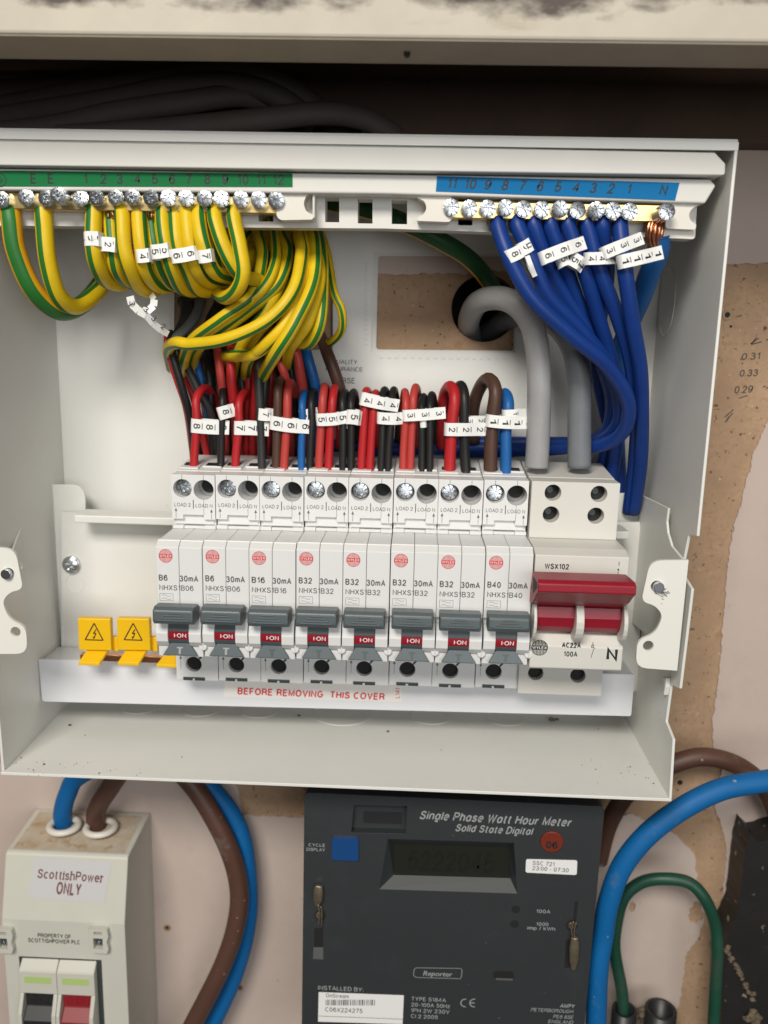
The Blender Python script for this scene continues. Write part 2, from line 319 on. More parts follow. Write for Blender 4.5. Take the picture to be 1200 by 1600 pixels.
        for b in ([-bold, 0, bold] if (bold and serif) else [0]):
            out = []
            for (vx, vy), n in zip(vs, si):
                a, e = (vx - x0) * kx + off + b + vy * k * shear, vy * k
                q = (x + a * c - e * sn, z + a * sn + e * c)
                out.append((q[0], (dfun(*q) if dfun else d) + b * .02 + (n % 7) * .003, q[1]))
            self.add(out, fs, mi)
        return self
    def line(self, a, b, w, d, mi=0):                                # flat stroke between two x,z points
        a, b = Vector(a), Vector(b); t = (b - a).normalized() * (w / 2); nrm = Vector((-t.y, t.x))
        q = [a - nrm, b - nrm, b + nrm, a + nrm]
        return self.add([(p.x, d, p.y) for p in q], [(0, 1, 2, 3)], mi)
    def build(self, name, mats, parent=None, bevel=0, seg=2, org=None, fixn=True):
        mats = mats if isinstance(mats, (list, tuple)) else [mats]
        if parent is not None: og = ORG[parent.name]
        elif org is not None: og = Vector(org)
        else:
            og = Vector(((min(v.x for v in self.v) + max(v.x for v in self.v)) / 2, (min(v.y for v in self.v) + max(v.y for v in self.v)) / 2, min(v.z for v in self.v)))
        me = bpy.data.meshes.new(name)
        me.from_pydata([((v.x - og.x) * S, -(v.y - og.y) * S, (v.z - og.z) * S) for v in self.v], [], self.f)
        for m in mats: me.materials.append(M[m])
        me.polygons.foreach_set('material_index', self.m); me.polygons.foreach_set('use_smooth', self.sm)
        bm = bmesh.new(); bm.from_mesh(me)
        if fixn:
            if bevel: bmesh.ops.remove_doubles(bm, verts=bm.verts, dist=1e-6)
            bmesh.ops.recalc_face_normals(bm, faces=bm.faces)
        bm.to_mesh(me); bm.free()
        o = bpy.data.objects.new(name, me); COL.objects.link(o); ORG[o.name] = og
        if parent is not None: o.parent = parent
        else: o.location = (og.x * S, -og.y * S, og.z * S)
        if bevel:
            b = o.modifiers.new('bevel', 'BEVEL'); b.width = bevel * S; b.segments = seg; b.limit_method = 'ANGLE'; b.angle_limit = math.radians(40)
        return o
def tag(o, label=None, cat=None, group=None, kind=None):
    if label: o['label'] = label
    if cat: o['category'] = cat
    if group: o['group'] = group
    if kind: o['kind'] = kind
    return o
def thing(name, org, label, cat, group=None):
    o = bpy.data.objects.new(name, None); COL.objects.link(o); o.empty_display_size = .01
    o.location = (org[0] * S, -org[1] * S, org[2] * S); ORG[o.name] = Vector(org)
    return tag(o, label, cat, group)

# screws: one mesh per style, head centre at the origin, axis along depth
def screw_mesh(name, R, depth, hgt, star=False, dome=.0):
    n, rings = 64, 16; vs = []; fs = []
    def height(r, a):
        x, z = r * math.cos(a), r * math.sin(a); h = dome * (1 - (r / R) ** 2)
        wv = R * .13
        if (abs(x) < wv or abs(z) < wv) and r < R * .62: h -= hgt * .9
        x2, z2 = (x + z) * .7071, (x - z) * .7071
        if star and (abs(x2) < wv * .55 or abs(z2) < wv * .55) and r < R * .52: h -= hgt * .6
        if star and r > R * .62:
            if abs(((math.degrees(a) + 22.5) % 45) - 22.5) < 5: h -= hgt * .3
        if r > R * .93: h -= hgt * .22
        return h
    vs.append((0, -height(0, 0) * S, 0))
    for j in range(1, rings + 1):
        r = R * j / rings
        for k in range(n): a = 2 * math.pi * k / n; vs.append((r * math.cos(a) * S, -height(r, a) * S, r * math.sin(a) * S))
    for k in range(n): vs.append((R * math.cos(2 * math.pi * k / n) * S, depth * S, R * math.sin(2 * math.pi * k / n) * S))
    for k in range(n): fs.append((0, 1 + k, 1 + (k + 1) % n))
    for j in range(rings):
        for k in range(n):
            a, b = 1 + j * n, 1 + (j + 1) * n; fs.append((a + k, b + k, b + (k + 1) % n, a + (k + 1) % n))
    me = bpy.data.meshes.new(name); me.from_pydata(vs, [], fs); me.materials.append(M['zinc']); me.update()
    return me
SCREW_BAR = screw_mesh('bar_screw_mesh', 2.85, 8, 1.3, True, .25)
SCREW_MOD = screw_mesh('module_screw_mesh', 3.15, 3, 1.4, True, .2)
SCREW_PAN = screw_mesh('pan_screw_mesh', 3.9, 2.5, 1.0, False, 1.2)
def screw(me, name, parent, x, d, z, rot=None, tilt=0, sc=1):
    o = bpy.data.objects.new(name, me); COL.objects.link(o); og = ORG[parent.name]
    o.parent = parent; o.location = ((x - og.x) * S, -(d - og.y) * S, (z - og.z) * S)
    o.rotation_euler = (tilt, random.uniform(0, 1.57) if rot is None else rot, random.uniform(-.06, .06)); o.scale = (sc,) * 3
    ORG[o.name] = Vector((x, d, z)); return o
def jag(pts, amp, seg, seed=1, closed=True):          # ragged outline: subdivide and jitter
    rs = random.Random(seed); out = []; n = len(pts)
    for i in range(n):
        a, b = Vector(pts[i]), Vector(pts[(i + 1) % n]); k = max(1, int((b - a).length / seg))
        nr = Vector((-(b - a).y, (b - a).x)).normalized(); low = 0
        for j in range(k):
            low = low * .6 + rs.uniform(-amp, amp) * .7
            out.append(tuple(a.lerp(b, j / k) + (nr * (low + rs.uniform(-amp, amp) * .35) if j else Vector((0, 0)))))
    return out

# ================================================================== SETTING: wall and shelf
hx, hz = PX(757, 482, 0), PZ(757, 482, 0)
wall = MB().plate([(-700, -800), (700, -800), (700, 220), (-700, 220)], [circ(hx, hz, 14.6, 40)], -14, 0).build('wall', 'plaster', org=(0, 0, -800))
tag(wall, kind='structure')
MB().box(-700, 700, -60, -50, -800, 220).build('wall_cavity', 'black', wall)
pm = MB()
pm.plate(jag([(-695, 215), (-695, PZ(600, 428, 0)), (PX(600, 425, 0), PZ(600, 428, 0)), (PX(745, 428, 0), PZ(745, 428, 0)), (PX(750, 418, 0), PZ(750, 418, 0)), (PX(780, 425, 0), PZ(780, 425, 0)),
                (PX(1200, 412, 0), PZ(1200, 412, 0)), (695, PZ(1200, 412, 0)), (695, 215)], .55, 1.0, 3), [], 0, .9)
pm.plate(jag([(695, PZ(1200, 640, 0))] + poly(0, [(1205, 640), (1180, 700), (1160, 770), (1140, 850), (1130, 960), (1122, 1060), (1112, 1130), (1115, 1170), (1128, 1200), (1115, 1260), (1125, 1285), (1135, 1330), (1128, 1400), (1124, 1460), (1126, 1462), (1132, 1400),
                (1140, 1340), (1165, 1325)]) + [(695, PZ(1165, 1330, 0))], .55, .9, 5), [], 0, .9)
pm.plate(jag([(-695, PZ(100, 1195, 0))] + poly(0, [(100, 1195), (340, 1200), (372, 1228), (378, 1272), (470, 1276), (940, 1278), (985, 1270), (1040, 1295), (1062, 1310), (1085, 1335), (1088, 1375), (1100, 1440), (1085, 1470), (1072, 1490), (1062, 1560), (1050, 1590), (1062, 1640)]) + [(PX(1062, 1640, 0), -795), (-695, -795)], .6, .9, 9),
         [circ(PX(262, 1448, 0), PZ(262, 1448, 0), 1.5, 12), circ(PX(375, 1541, 0), PZ(375, 1541, 0), 1.6, 12), jag(circ(PX(1087, 1425, 0), PZ(1087, 1425, 0), 4, 9, 6.5), 1.0, 1, 4), jag(circ(PX(987, 1415, 0), PZ(987, 1415, 0), 1.6, 8, 3), .4, 1, 4)], 0, .9)
pm.build('paint_layer', 'paint', wall)
hm = MB()
for a, b, r in ((262, 1448, 1.3), (375, 1541, 1.35), (1062, 1222, 1.8), (1136, 492, 1.6), (1142, 510, .6)):
    hm.cyl(PX(a, b, 0), 0, .12, PZ(a, b, 0), r, n=12)
hm.build('screw_hole', 'black', wall)
hr = MB()
for a, b, r in ((262, 1448, 2.1), (375, 1541, 2.0), (1062, 1222, 2.6), (1136, 492, 2.3)):
    hr.plate(jag(circ(PX(a, b, 0), PZ(a, b, 0), r, 12), .35, .4, int(a)), [circ(PX(a, b, 0), PZ(a, b, 0), r * .55, 10)], .02, .5 if a > 1000 else 1.05)
hr.build('chipped_rim', 'plaster', wall)
w = MB()
for s, a, b, h in (('0.31', 1158, 562, 2.6), ('0.33', 1155, 588, 2.6), ('0.29', 1147, 614, 2.8)):
    w.text(s, PX(a, b, .1), .1, PZ(a, b, .1), h, 8.0, rot=4, shear=.15)
q = lambda a, b: (PX(a, b, .1), PZ(a, b, .1))
for a, b in (((1182, 527), (1174, 538)), ((1174, 538), (1190, 534)), ((1186, 528), (1173, 537)), ((1133, 660), (1145, 645)), ((1132, 652), (1146, 640)), ((1197, 531), (1206, 530)), ((1197, 607), (1204, 604)), ((1155, 622), (1168, 618))):
    w.line(q(*a), q(*b), .45, .1)
w.build('pencil_note', 'pencil', wall)
# shelf front beam, with an added board behind it
zb = PZ(600, 59, 118)
sh = thing('wooden_shelf', (0, 60, zb), 'cream painted wooden shelf edge with black mould stains above the open box', 'shelf')
MB().box(-500, 500, 95, 118, zb, zb + 17).build('front_beam', 'wood', sh, bevel=.9)
MB().box(-500, 500, 95.5, 117.2, zb - .35, zb - .05).build('beam_underside', 'wood_shaded', sh)
MB().box(-500, 500, -1, 117, zb + 17.1, zb + 27).build('shade_board', 'darkwood', sh)  # mostly hidden board, added to close off the recess and keep it dark
MB().cyl(PX(636, 81, 106), 105, 107.2, zb - .5, 1).build('nail_hole', 'black', sh)

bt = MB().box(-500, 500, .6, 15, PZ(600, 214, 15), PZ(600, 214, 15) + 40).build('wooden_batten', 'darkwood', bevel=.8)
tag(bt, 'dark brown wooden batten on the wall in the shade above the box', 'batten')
# ================================================================== ENCLOSURE
XL, XR, ZT, ZB = -162.5, 106.0, 67.0, -175.0
cu = thing('consumer_unit_enclosure', (-27, 2, ZB), 'open cream metal fuse box casing without its cover, fixed to the wall', 'fuse box')
rect_hole = poly(3, [(583, 395), (806, 397), (805, 551), (580, 549)])
ent = rnd_poly(poly(3, [(272, 452), (400, 430), (520, 440), (520, 545), (468, 548), (466, 590), (272, 590)]), 1)
rim = poly(1, [(591, 400), (803, 401), (802, 548), (588, 546)])
MB().plate([(p[0] + s_ * 1.5, p[1] + t_ * 1.5) for p, s_, t_ in zip(rect_hole, (-1, 1, 1, -1), (1, 1, -1, -1))], [rnd_poly(rim, 1.5)], 1.05, 1.7).build('knockout_rim', 'rail', cu)
MB().plate([(XL, ZB), (XR, ZB), (XR, ZT), (XL, ZT)], [rect_hole, ent], 1.8, 3).build('back_plate', 'enamel', cu)
mb, mb2 = MB(), MB()
for k in range(17):
    t = (k + .5) / 17
    for (a, b) in (((600, 388), (800, 390)), ((590, 557), (795, 560)), ((574, 410), (572, 540))):
        px = a[0] + (b[0] - a[0]) * t; py = a[1] + (b[1] - a[1]) * t; c = (PX(px, py, 3), PZ(px, py, 3))
        mb.box(c[0] - .85, c[0] + .85, 3, 3.25, c[1] - .75, c[1] + .75)
    px, py = 266, 455 + 130 * t; c = (PX(px, py, 3), PZ(px, py, 3)); mb2.box(c[0] - .8, c[0] + .8, 3, 3.25, c[1] - .7, c[1] + .7)
mb.build('knockout_perforation', 'enamel', cu, bevel=.15, seg=1); mb2.build('knockout_perforation', 'enamel', cu, bevel=.15, seg=1)
side = [(3.05, ZB), (3.05, ZT), (80, ZT), (80, -68.4), (70.6, -70.2), (67.6, -80.6), (67.6, -86), (80, -88.5), (77.5, -129), (66.7, -132), (65, -148.5), (75.5, -151), (78, ZB)]
rp = MB(); rp.prism(side, XR - 1.1, XR); rp.build('side_panel', 'enamel', cu, bevel=.25)
side_l = [(3.05, ZB), (3.05, ZT), (80, ZT), (80, -150), (77.5, -152), (77, ZB)]
lp = MB(); lp.prism(side_l, XL, XL + 1.1); lp.build('side_panel', 'enamel', cu, bevel=.25)
MB().prism([(3.05, ZT), (80.2, ZT), (80.2, ZT - 2.6), (79.2, ZT - 2.6), (79, ZT + .2), (79.2, ZT + 1.1), (3.05, ZT + 1.1)], XL, XR).build('top_panel', 'enamel', cu, bevel=.3)
MB().prism([(3.05, ZB), (78, ZB), (78, ZB - 1.3), (3.05, ZB - 1.3)], XL, XR).build('bottom_panel', 'enamel', cu, bevel=.25)
for px, py, r in ((218, 1104, 9), (313, 1108, 9), (405, 1110, 9), (535, 1115, 14), (672, 1120, 9), (790, 1122, 9)):
    # rings pressed into the floor of the box
    v = Vector((px - 600., py - 800., F)); kk = (ZB + .05) / v.dot(_U); cx, cd = v.dot(_X) * kk, W - v.dot(_N) * kk
    MB().tube([(cx + r * math.cos(a * math.pi / 8), cd + r * .9 * math.sin(a * math.pi / 8), ZB + .02) for a in range(16)], .22, closed=True, n=6, step=2).build('knockout_ring', 'enamel', cu)
MB().tube([(XR - 1.1, 16 + 11 * math.cos(a * math.pi / 8), PZ(1046, 472, 16) + 14 * math.sin(a * math.pi / 8)) for a in range(16)], .3, closed=True, n=6, step=3).build('knockout_ring', 'enamel', cu)
MB().prism([(62, -130.5), (66, -129.5), (66.6, -133), (65.6, -137), (64.6, -137), (64.8, -133.5)], XR - 3.0, XR - 1.15).build('bent_tab', 'enamel', cu, bevel=.3)
lt = MB()
for s, px, py, wd_ in (('QUALITY', 519, 568, 39), ('ASSURANCE', 508, 579, 58), ('BSRSE', 521, 598, 33)):
    x0, z0 = PX(px, py, 3.1), PZ(px, py, 3.1); lt.text(s, x0, 3.1, z0, 1.7 if 'BS' not in s else 2.2, wd_ / 3.47)
lt.build('lettering', 'ink', cu)

# mounting chassis
ch = thing('mounting_chassis', (-27, 16, -135), 'cream painted steel chassis with rail and side lugs carrying the breakers', 'chassis')
xr0 = PX(1000, 773, 22)
MB().plate(poly(20, [(96, 800), (1000, 816), (1000, 1080), (96, 1062)]), [], 18.8, 20).build('rail_plate', 'enamel', ch)
MB().box(PX(116, 811, 34), PX(985, 815, 34), 20.1, 34, PZ(190, 819, 34), PZ(190, 807, 34)).build('rail_flange', 'enamel', ch, bevel=.5)
MB().plate(rnd_poly(poly(16, [(64, 757), (133, 757), (136, 1065), (96, 1062), (88, 930)]), [0, 7, 0, 0, 0]), [], 14.9, 16).build('side_bracket', 'enamel', ch, bevel=.3)
MB().plate(poly(16, [(962, 770), (1000, 772), (1000, 1062), (962, 1062)]), [], 14.9, 16).build('side_bracket', 'enamel', ch, bevel=.3)
cr = MB(); zt = PZ(1000, 773, 16); xw = PX(1000, 773, 16)
wing = [(16.1, zt), (54, zt + 1.5), (53.5, zt - 4), (56, zt - 8), (62, zt - 12), (77, zt - 14), (77, zt - 53), (16.1, zt - 58)]
# wings run outwards to the lugs
def wing_mesh(xa, xb, wing=wing):
    b = MB(); n = len(wing)
    f = lambda d: xa + (xb - xa) * (d - 16) / 61
    vs = [(f(d), d, z) for d, z in wing] + [(f(d) + 1.0, d, z) for d, z in wing]
    tr = tessellate_polygon([[Vector((d, z, 0)) for d, z in wing]])
    b.add(vs, [tuple(t) for t in tr] + [tuple(i + n for i in t) for t in tr] + [(i, (i + 1) % n, n + (i + 1) % n, n + i) for i in range(n)])
    return b
wing_mesh(xw, 102.2).build('wing', 'enamel', ch, bevel=.3)
wing_mesh(PX(64, 757, 16), -158.5, [(16.1, zt), (24, zt - 1), (60, zt - 22), (77, zt - 24), (77, zt - 53), (16.1, zt - 58)]).build('wing', 'enamel', ch, bevel=.3)
zr = PZ(1040, 958, 79); xc = PX(1005, 958, 79)
def lug(mir):
    pts = poly(79, [(1016, 876), (1076, 875), (1058, 1048), (993, 1043), (996, 1000), (1024, 990), (1036, 962), (1024, 946), (1002, 940)])
    pts = rnd_poly(pts, [4.5, 0, 0, 4.5, 3.4, 5, 6, 4, 4.2], 7)
    holes = [circ(PX(1026, 916, 79), PZ(1026, 916, 79), 2.2, 20), circ(PX(1013, 1009, 79), PZ(1013, 1009, 79), 2.0, 20)]
    if mir:
        cxx = PX(1076, 875, 79); m0 = PX(-32, 866, 79)
        f = lambda p: (m0 + (cxx - p[0]), p[1] + (PZ(38, 858, 79) - PZ(1016, 876, 79)))
        pts = [f(p) for p in pts][::-1]; holes = [[f(p) for p in h] for h in holes]
    return pts, holes
for mir in (0, 1):
    pts, holes = lug(mir)
    lg = MB().plate(pts, holes, 77.6, 79).build('lug', 'enamel_edge', ch, bevel=.3)
    hc = holes[0]; cx = sum(p[0] for p in hc) / len(hc); cz = sum(p[1] for p in hc) / len(hc)
    MB().cyl(cx + (.4 if not mir else -.4), 70, 80.8, cz, 2.0).build('stud', 'zinc', ch, bevel=.2)
sc_m = MB()
rs = random.Random(4)
for k in range(46):
    a = rs.gauss(0, 1); b = rs.gauss(0, 1); cx, cz = PX(1033 + a * 5, 925 + b * 5 + a * 3, 79.05), PZ(1033 + a * 5, 925 + b * 5 + a * 3, 79.05)
    sc_m.line((cx, cz), (cx + rs.uniform(.3, 1.3), cz - rs.uniform(-.1, .9)), .16, 79.06 + k * .0005)
sc_m.build('scratch', 'darkmetal', ch)
screw(SCREW_PAN, 'fixing_screw', ch, PX(110, 883, 22), 22, PZ(110, 883, 22), .5)
MB().tube([(PX(117, 912, 20) + 4.3 * math.cos(a * math.pi / 6), 20, PZ(117, 912, 20) + 4.3 * math.sin(a * math.pi / 6)) for a in range(12)], .2, closed=True, n=6).build('pressed_ring', 'enamel', ch)

# ================================================================== TERMINAL CARRIER AND BARS
tcz = PZ(600, 357, 66)
tcr = thing('terminal_carrier', (-27, 66, tcz), 'cream plastic carrier across the box top with green and blue number strips', 'terminal carrier')
MB().plate(poly(79, [(-70, 213), (1117, 238), (1134, 256), (1133, 272), (1126, 274), (-70, 257)]), [], 68, 79).build('upper_strip', 'rail', tcr, bevel=.9, seg=3)
MB().plate(poly(75, [(-70, 262), (1110, 280), (1119, 290), (1102, 318), (600, 303), (-70, 296)]), [], 66.6, 75).build('label_rail', 'rail', tcr, bevel=.7, seg=3)
sl = []
for a, b, y0, y1 in ((508, 530, 309, 347), (559, 582, 311, 349), (612, 636, 313, 350), (404, 427, 322, 346), (716, 738, 300, 352), (760, 782, 330, 352), (120, 140, 300, 320)):
    sl.append(poly(66, [(a, y0), (b, y0 + .4), (b, y1 + .4), (a, y1)]))
MB().plate(poly(66, [(-70, 290), (1090, 306), (1086, 371), (1040, 372), (600, 357), (-70, 352)]), sl, 58, 66).build('slotted_rail', 'rail', tcr, bevel=.3)
def clip(pts, rad, name='bar_clip'): MB().plate(rnd_poly(poly(73, pts), rad), [], 66.1, 73).build(name, 'clip', tcr, bevel=.6, seg=3)
clip([(432, 297), (436, 293), (489, 295), (489, 300), (478, 306), (474, 318), (478, 330), (490, 336), (489, 343), (438, 344), (432, 338)], [1, 1, 1, 0, 1, 2.2, 1, 0, 1, 1, 1])
clip([(652, 303), (703, 304), (706, 310), (706, 342), (702, 347), (652, 345), (652, 340), (663, 334), (667, 324), (663, 314), (652, 309)], [1, 1, 1, 1, 1, 1, 0, 1, 2.2, 1, 0])
clip([(1040, 314), (1091, 315), (1090, 321), (1080, 327), (1076, 336), (1079, 345), (1088, 351), (1087, 359), (1040, 357)], [1, 1, 0, 1, 2, 1, 0, 1, 1])
MB().plate(poly(70, [(1035, 355), (1087, 357), (1085, 373), (1080, 374), (1035, 372)]), [], 62, 70).build('bar_clip', 'clip', tcr, bevel=.5)
clip([(488, 297), (492, 297), (492, 341), (488, 341)], 0, 'clip_tab')
gl = MB().plate(poly(75.3, [(-60, 266), (457, 271), (457, 292), (-60, 291)]), [], 75.05, 75.25).build('green_number_strip', 'green_tape', tcr)
t = MB()
for s, px in zip(('E', 'E', '1', '2', '3', '4', '5', '6', '7', '8', '9', '10', '11', '12'), (52, 79, 134, 161, 187, 214, 242, 269, 296, 324, 352, 380, 408, 435)):
    t.text(s, PX(px, 286, 75.3), 75.3, PZ(px, 285.5 + px * .004, 75.3), 2.9, align='C', wt=.2)
cx, cz = PX(0, 281, 75.3), PZ(0, 281, 75.3)
t.add([(x, 75.3, z) for r in (2.3, 2.0) for x, z in circ(cx, cz, r, 24)], [(i, (i + 1) % 24, 24 + (i + 1) % 24, 24 + i) for i in range(24)])
for zz, ww in ((0, 1.4), (-.5, .9), (-1, .4)): t.line((cx - ww, cz + zz), (cx + ww, cz + zz), .25, 75.3)
t.line((cx, cz), (cx, cz + 1.5), .25, 75.3)
t.build('lettering', 'inkblack', gl)
bl = MB().plate(poly(75.3, [(683, 275), (1062, 285.5), (1055, 313), (681, 299)]), [], 75.05, 75.25).build('blue_number_strip', 'blue_tape', tcr)
t = MB()
for s, px in zip(('11', '10', '9', '8', '7', '6', '5', '4', '3', '2', '1', 'N'), (705, 734, 761, 788, 816, 843, 871, 898, 926, 953, 982, 1036)):
    t.text(s, PX(px, 294, 75.3), 75.3, PZ(px, 293.5 + (px - 705) * .031, 75.3), 2.9, align='C', shear=.22, wt=.2)
t.build('lettering', 'inkblack', bl)

def bar(name, px0, px1, py0, py1, screws, label):
    x0, x1 = PX(px0, py0, 72), PX(px1, py1, 72); zm = PZ((px0 + px1) / 2, (py0 + py1) / 2, 72)
    th = thing(name, ((x0 + x1) / 2, 69, zm - 3), label, 'terminal bar')
    MB().box(x0, x1, 66.05, 72, zm - 2.9, zm + 2.9).build('brass_body', 'brass', th, bevel=.35)
    for px, py, out in screws:
        screw(SCREW_BAR, 'terminal_screw', th, PX(px, py, 74 + out), 74 + out, PZ(px, py, 74 + out), tilt=random.uniform(-.16, .16))
    hb = MB()
    for px, py, out in screws: hb.cyl(PX(px, py, 72), 72, 72.05, PZ(px, py + 1, 72), 2.2)
    return th
es = [(40, 308, 1), (71, 309, 1), (90, 305, 5), (125, 309, .6), (150, 309, .8), (180, 308, 1), (206, 307.5, 1), (235, 309, 1), (263, 308.5, 1.2), (291, 309, 1), (319, 309.5, 1), (346, 310, 1.3), (376, 311, 1), (404, 311.5, 1), (431, 312.5, .8), (2, 312, .5)]
bar('earth_terminal_bar', -60, 440, 316, 317, es, 'long brass earth bar of steel screws below the green number strip')
ns = [(705.5, 324, .8), (733.5, 325.5, 1), (762, 325.5, 1), (790, 325, 1.2), (818.5, 326.5, 1), (847, 327.5, 1), (875, 327, 1), (903.5, 328, 1.3), (931, 328.5, 1.4), (958, 329, 1.3), (984.5, 330.5, 1.6), (1043, 330, 5)]
bar('neutral_terminal_bar', 694, 1050, 327, 334, ns, 'shorter brass neutral bar of steel screws below the blue number strip')

# ================================================================== BREAKERS
PITCH, X0, Z0 = 17.85, -96.3, -77.4
LOGO_N = 11
def logo(b, cx, cz, r, d, mi, word_mi):
    n = 32
    b.add([(x, d, z) for rr in (r, r * .93) for x, z in circ(cx, cz, rr, n)], [(i, (i + 1) % n, n + (i + 1) % n, n + i) for i in range(n)], mi)
    h = r * .27
    for k in range(LOGO_N):
        x = -r * .86 + 2 * r * .86 * k / (LOGO_N - 1); hw = r * .045; z1 = math.sqrt(max(0, (r * .95) ** 2 - x * x))
        if z1 > h:
            for s in (1, -1): b.add([(cx + x - hw, d, cz + s * h), (cx + x + hw, d, cz + s * h), (cx + x + hw, d, cz + s * z1), (cx + x - hw, d, cz + s * z1)], [(0, 1, 2, 3)], mi)
    xw_ = math.sqrt(r * r - h * h) * .99
    b.add([(cx - xw_, d + .01, cz - h), (cx + xw_, d + .01, cz - h), (cx + r * .98, d + .01, cz), (cx + xw_, d + .01, cz + h), (cx - xw_, d + .01, cz + h), (cx - r * .98, d + .01, cz)], [(0, 1, 2, 3, 4, 5)], mi)
    b.text('WYLEX', cx, d + .04, cz - h * .55, h * 1.15, r * 1.72, word_mi, 'C')
def arrow(b, x, z0, z1, d, mi=0, w=.16):
    b.line((x, z0), (x, z1), w, d, mi); b.add([(x - .55, d, z1 - .2), (x + .55, d, z1 - .2), (x, d, z1 + 1.2)], [(0, 1, 2)], mi)
DF, DT = 78.0, 55.0
def breaker(i, rating, code):
    x, z = X0 + PITCH * i + (0, .05, -.06, .04, -.03, .06, -.05, .02)[i], Z0 + .19 * i + (0, .12, -.1, .08, -.06, .1, -.12, .05)[i]
    ords = ['first', 'second', 'third', 'fourth', 'fifth', 'sixth', 'seventh', 'eighth']
    lab = {0: 'white breaker marked B6 at the left end, next to the yellow busbar shields', 1: 'white breaker marked B6, second from the left end of the row', 2: 'white breaker marked B16 with slate toggle',
           7: 'white breaker marked B40 with slate toggle, beside the red main switch'}.get(i, 'white breaker marked B32, %s from the left of the whole breaker row' % ords[i])
    th = thing('breaker', (x + 8.8, 40, z - 65), lab, 'circuit breaker', 'breakers in a row on the rail')
    wd_ = 17.62
    b = MB()
    # front block, two mouldings with a seam
    for a, e in ((0, 8.72), (8.86, wd_)):
        b.prism([(20, z), (74.6, z), (74.9, z + .5), (75.2, z), (DF, z - 1.9), (DF, z - 27), (75.5, z - 30), (75, z - 46.4), (20, z - 46.4)], x + a, x + e)
    body = b.build('front_housing', 'module', th, bevel=.22)
    # upper terminal block
    s1, s2 = (x + 4.5, z + 16.7), (x + 13.05, z + 16.3)
    up = MB()
    out = [(x, z + 4.2), (x + 4.6, z + 4.2), (x + 4.6, z + 6), (x + 12.9, z + 6), (x + 12.9, z + 4.2), (x + wd_, z + 4.2), (x + wd_, z + 22.3), (x, z + 22.3)]
    up.plate(out, [circ(*s1, 3.75, 28), circ(*s2, 4.05, 28)], 45.5, DT)
    up.prism([(20, z + .1), (45.4, z + .1), (45.4, z + 22.6), (21, z + 25.6), (20, z + 25.6)], x, x + wd_)
    up.box(x + .15, x + wd_ - .15, 45.5, 52.8, z + 1.55, z + 5.9); up.box(x + .9, x + wd_ - .9, 52.8, 53.3, z + 1.9, z + 5.9)
    up.box(x, x + 4.5, 45.5, 54.6, z + .1, z + 1.5); up.box(x + 13, x + wd_, 45.5, 54.6, z + .1, z + 1.5); up.box(x + 4.6, x + 12.9, 45.5, 54, z + .1, z + 1.2)
    # steps and slots on top
    up.prism([(30, z + 24.2), (44, z + 22.9), (44, z + 23.5), (30, z + 24.9)], x + .4, x + 8.2); up.prism([(28, z + 24.4), (41, z + 23.2), (41, z + 23.9), (28, z + 25.2)], x + 9.4, x + wd_ - .4)
    up.build('terminal_housing', 'module', th, bevel=.2)
    dk = MB()
    dk.cyl(s2[0], 45.6, 46.2, s2[1], 3.9)
    dk.cyl(s1[0], 45.6, 46, s1[1], 3.7)
    dk.build('terminal_well', 'module_in', th)
    vd = MB(); vd.cyl(s2[0] + .3, 46.2, 47, s2[1] + .6, 3.0)  # black disc paints the shade deep in the right-hand terminal hole
    for (a, e) in ((1.5, 6.6), (10.6, 15.6)): vd.prism([(36.5, z + 24.4), (40.5, z + 24.05), (40.5, z + 24.2), (36.5, z + 24.7)], x + a, x + e)
    vd.box(x + 8.65, x + 8.95, 45.6, DT + .02, z + 8.6, z + 12.2); vd.box(x + 4.32, x + 4.47, 54.9, DT + .02, z + 20.5, z + 22.2); vd.box(x + 12.95, x + 13.1, 54.9, DT + .02, z + 20.5, z + 22.2)
    vd.box(x + 12.95, x + 13.07, 54.9, DT + .02, z + 6, z + 12.3)
    vd.build('terminal_slot', 'module_in' if False else 'black', th)
    screw(SCREW_MOD, 'terminal_screw', th, s1[0] + .1, 51.4, s1[1], tilt=-.1)
    # lower terminal block
    lo = MB()
    hc = (x + 7.4, z - 57.9)
    lo.plate([(x, z - 65), (x + wd_, z - 65), (x + wd_, z - 46.45), (x, z - 46.45)], [circ(*hc, 3.3, 28)], 49, DT)
    lo.box(x, x + wd_, 30, 48.95, z - 64.5, z - 46.5)
    lo.build('lower_terminal', 'module', th, bevel=.25)
    lk = MB(); lk.cyl(hc[0], 49, 52.6, hc[1], 3.28); lk.build('wire_port_shade', 'black', th)  # black plug, the hole's inner darkness put into its colour
    cl = MB(); cl.box(x + 3.0, x + 6.9, 54.6, 55.7, z - 64.8, z - 63.5); cl.box(x + 7.9, x + 12.1, 54.6, 55.7, z - 64.8, z - 63.5); cl.box(x + 6.9, x + 7.9, 54.6, 55.4, z - 64.0, z - 63.5)
    cl.build('locking_clip', 'darkmetal', th, bevel=.12)
    # cheeks around the toggle
    ck = MB()
    pr = [(74.9, z - 28), (79, z - 29.5), (80.6, z - 31.5), (81.6, z - 35), (81.2, z - 38.3), (79.4, z - 40.4), (78.4, z - 41.2), (78, z - 45.4), (74.9, z - 45.4)]
    ck.prism(pr, x + .15, x + 4.7); ck.prism(pr, x + 12.75, x + wd_ - .15)
    ck.build('cheek', 'module', th, bevel=.6, seg=3)
    tg = MB()
    n = 30; cr_, cd, cz = 6.6, 74.2, z - 35.2
    tg.prism([(cd + cr_ * math.cos(2 * math.pi * k / n), cz + cr_ * math.sin(2 * math.pi * k / n)) for k in range(n)], x + 4.75, x + 12.7)
    tg.prism([(74.9, z - 28), (80, z - 28), (80.3, z - 33), (76, z - 33.5)], x + 4.75, x + 12.7)
    tog = tg.build('toggle', 'slate', th)
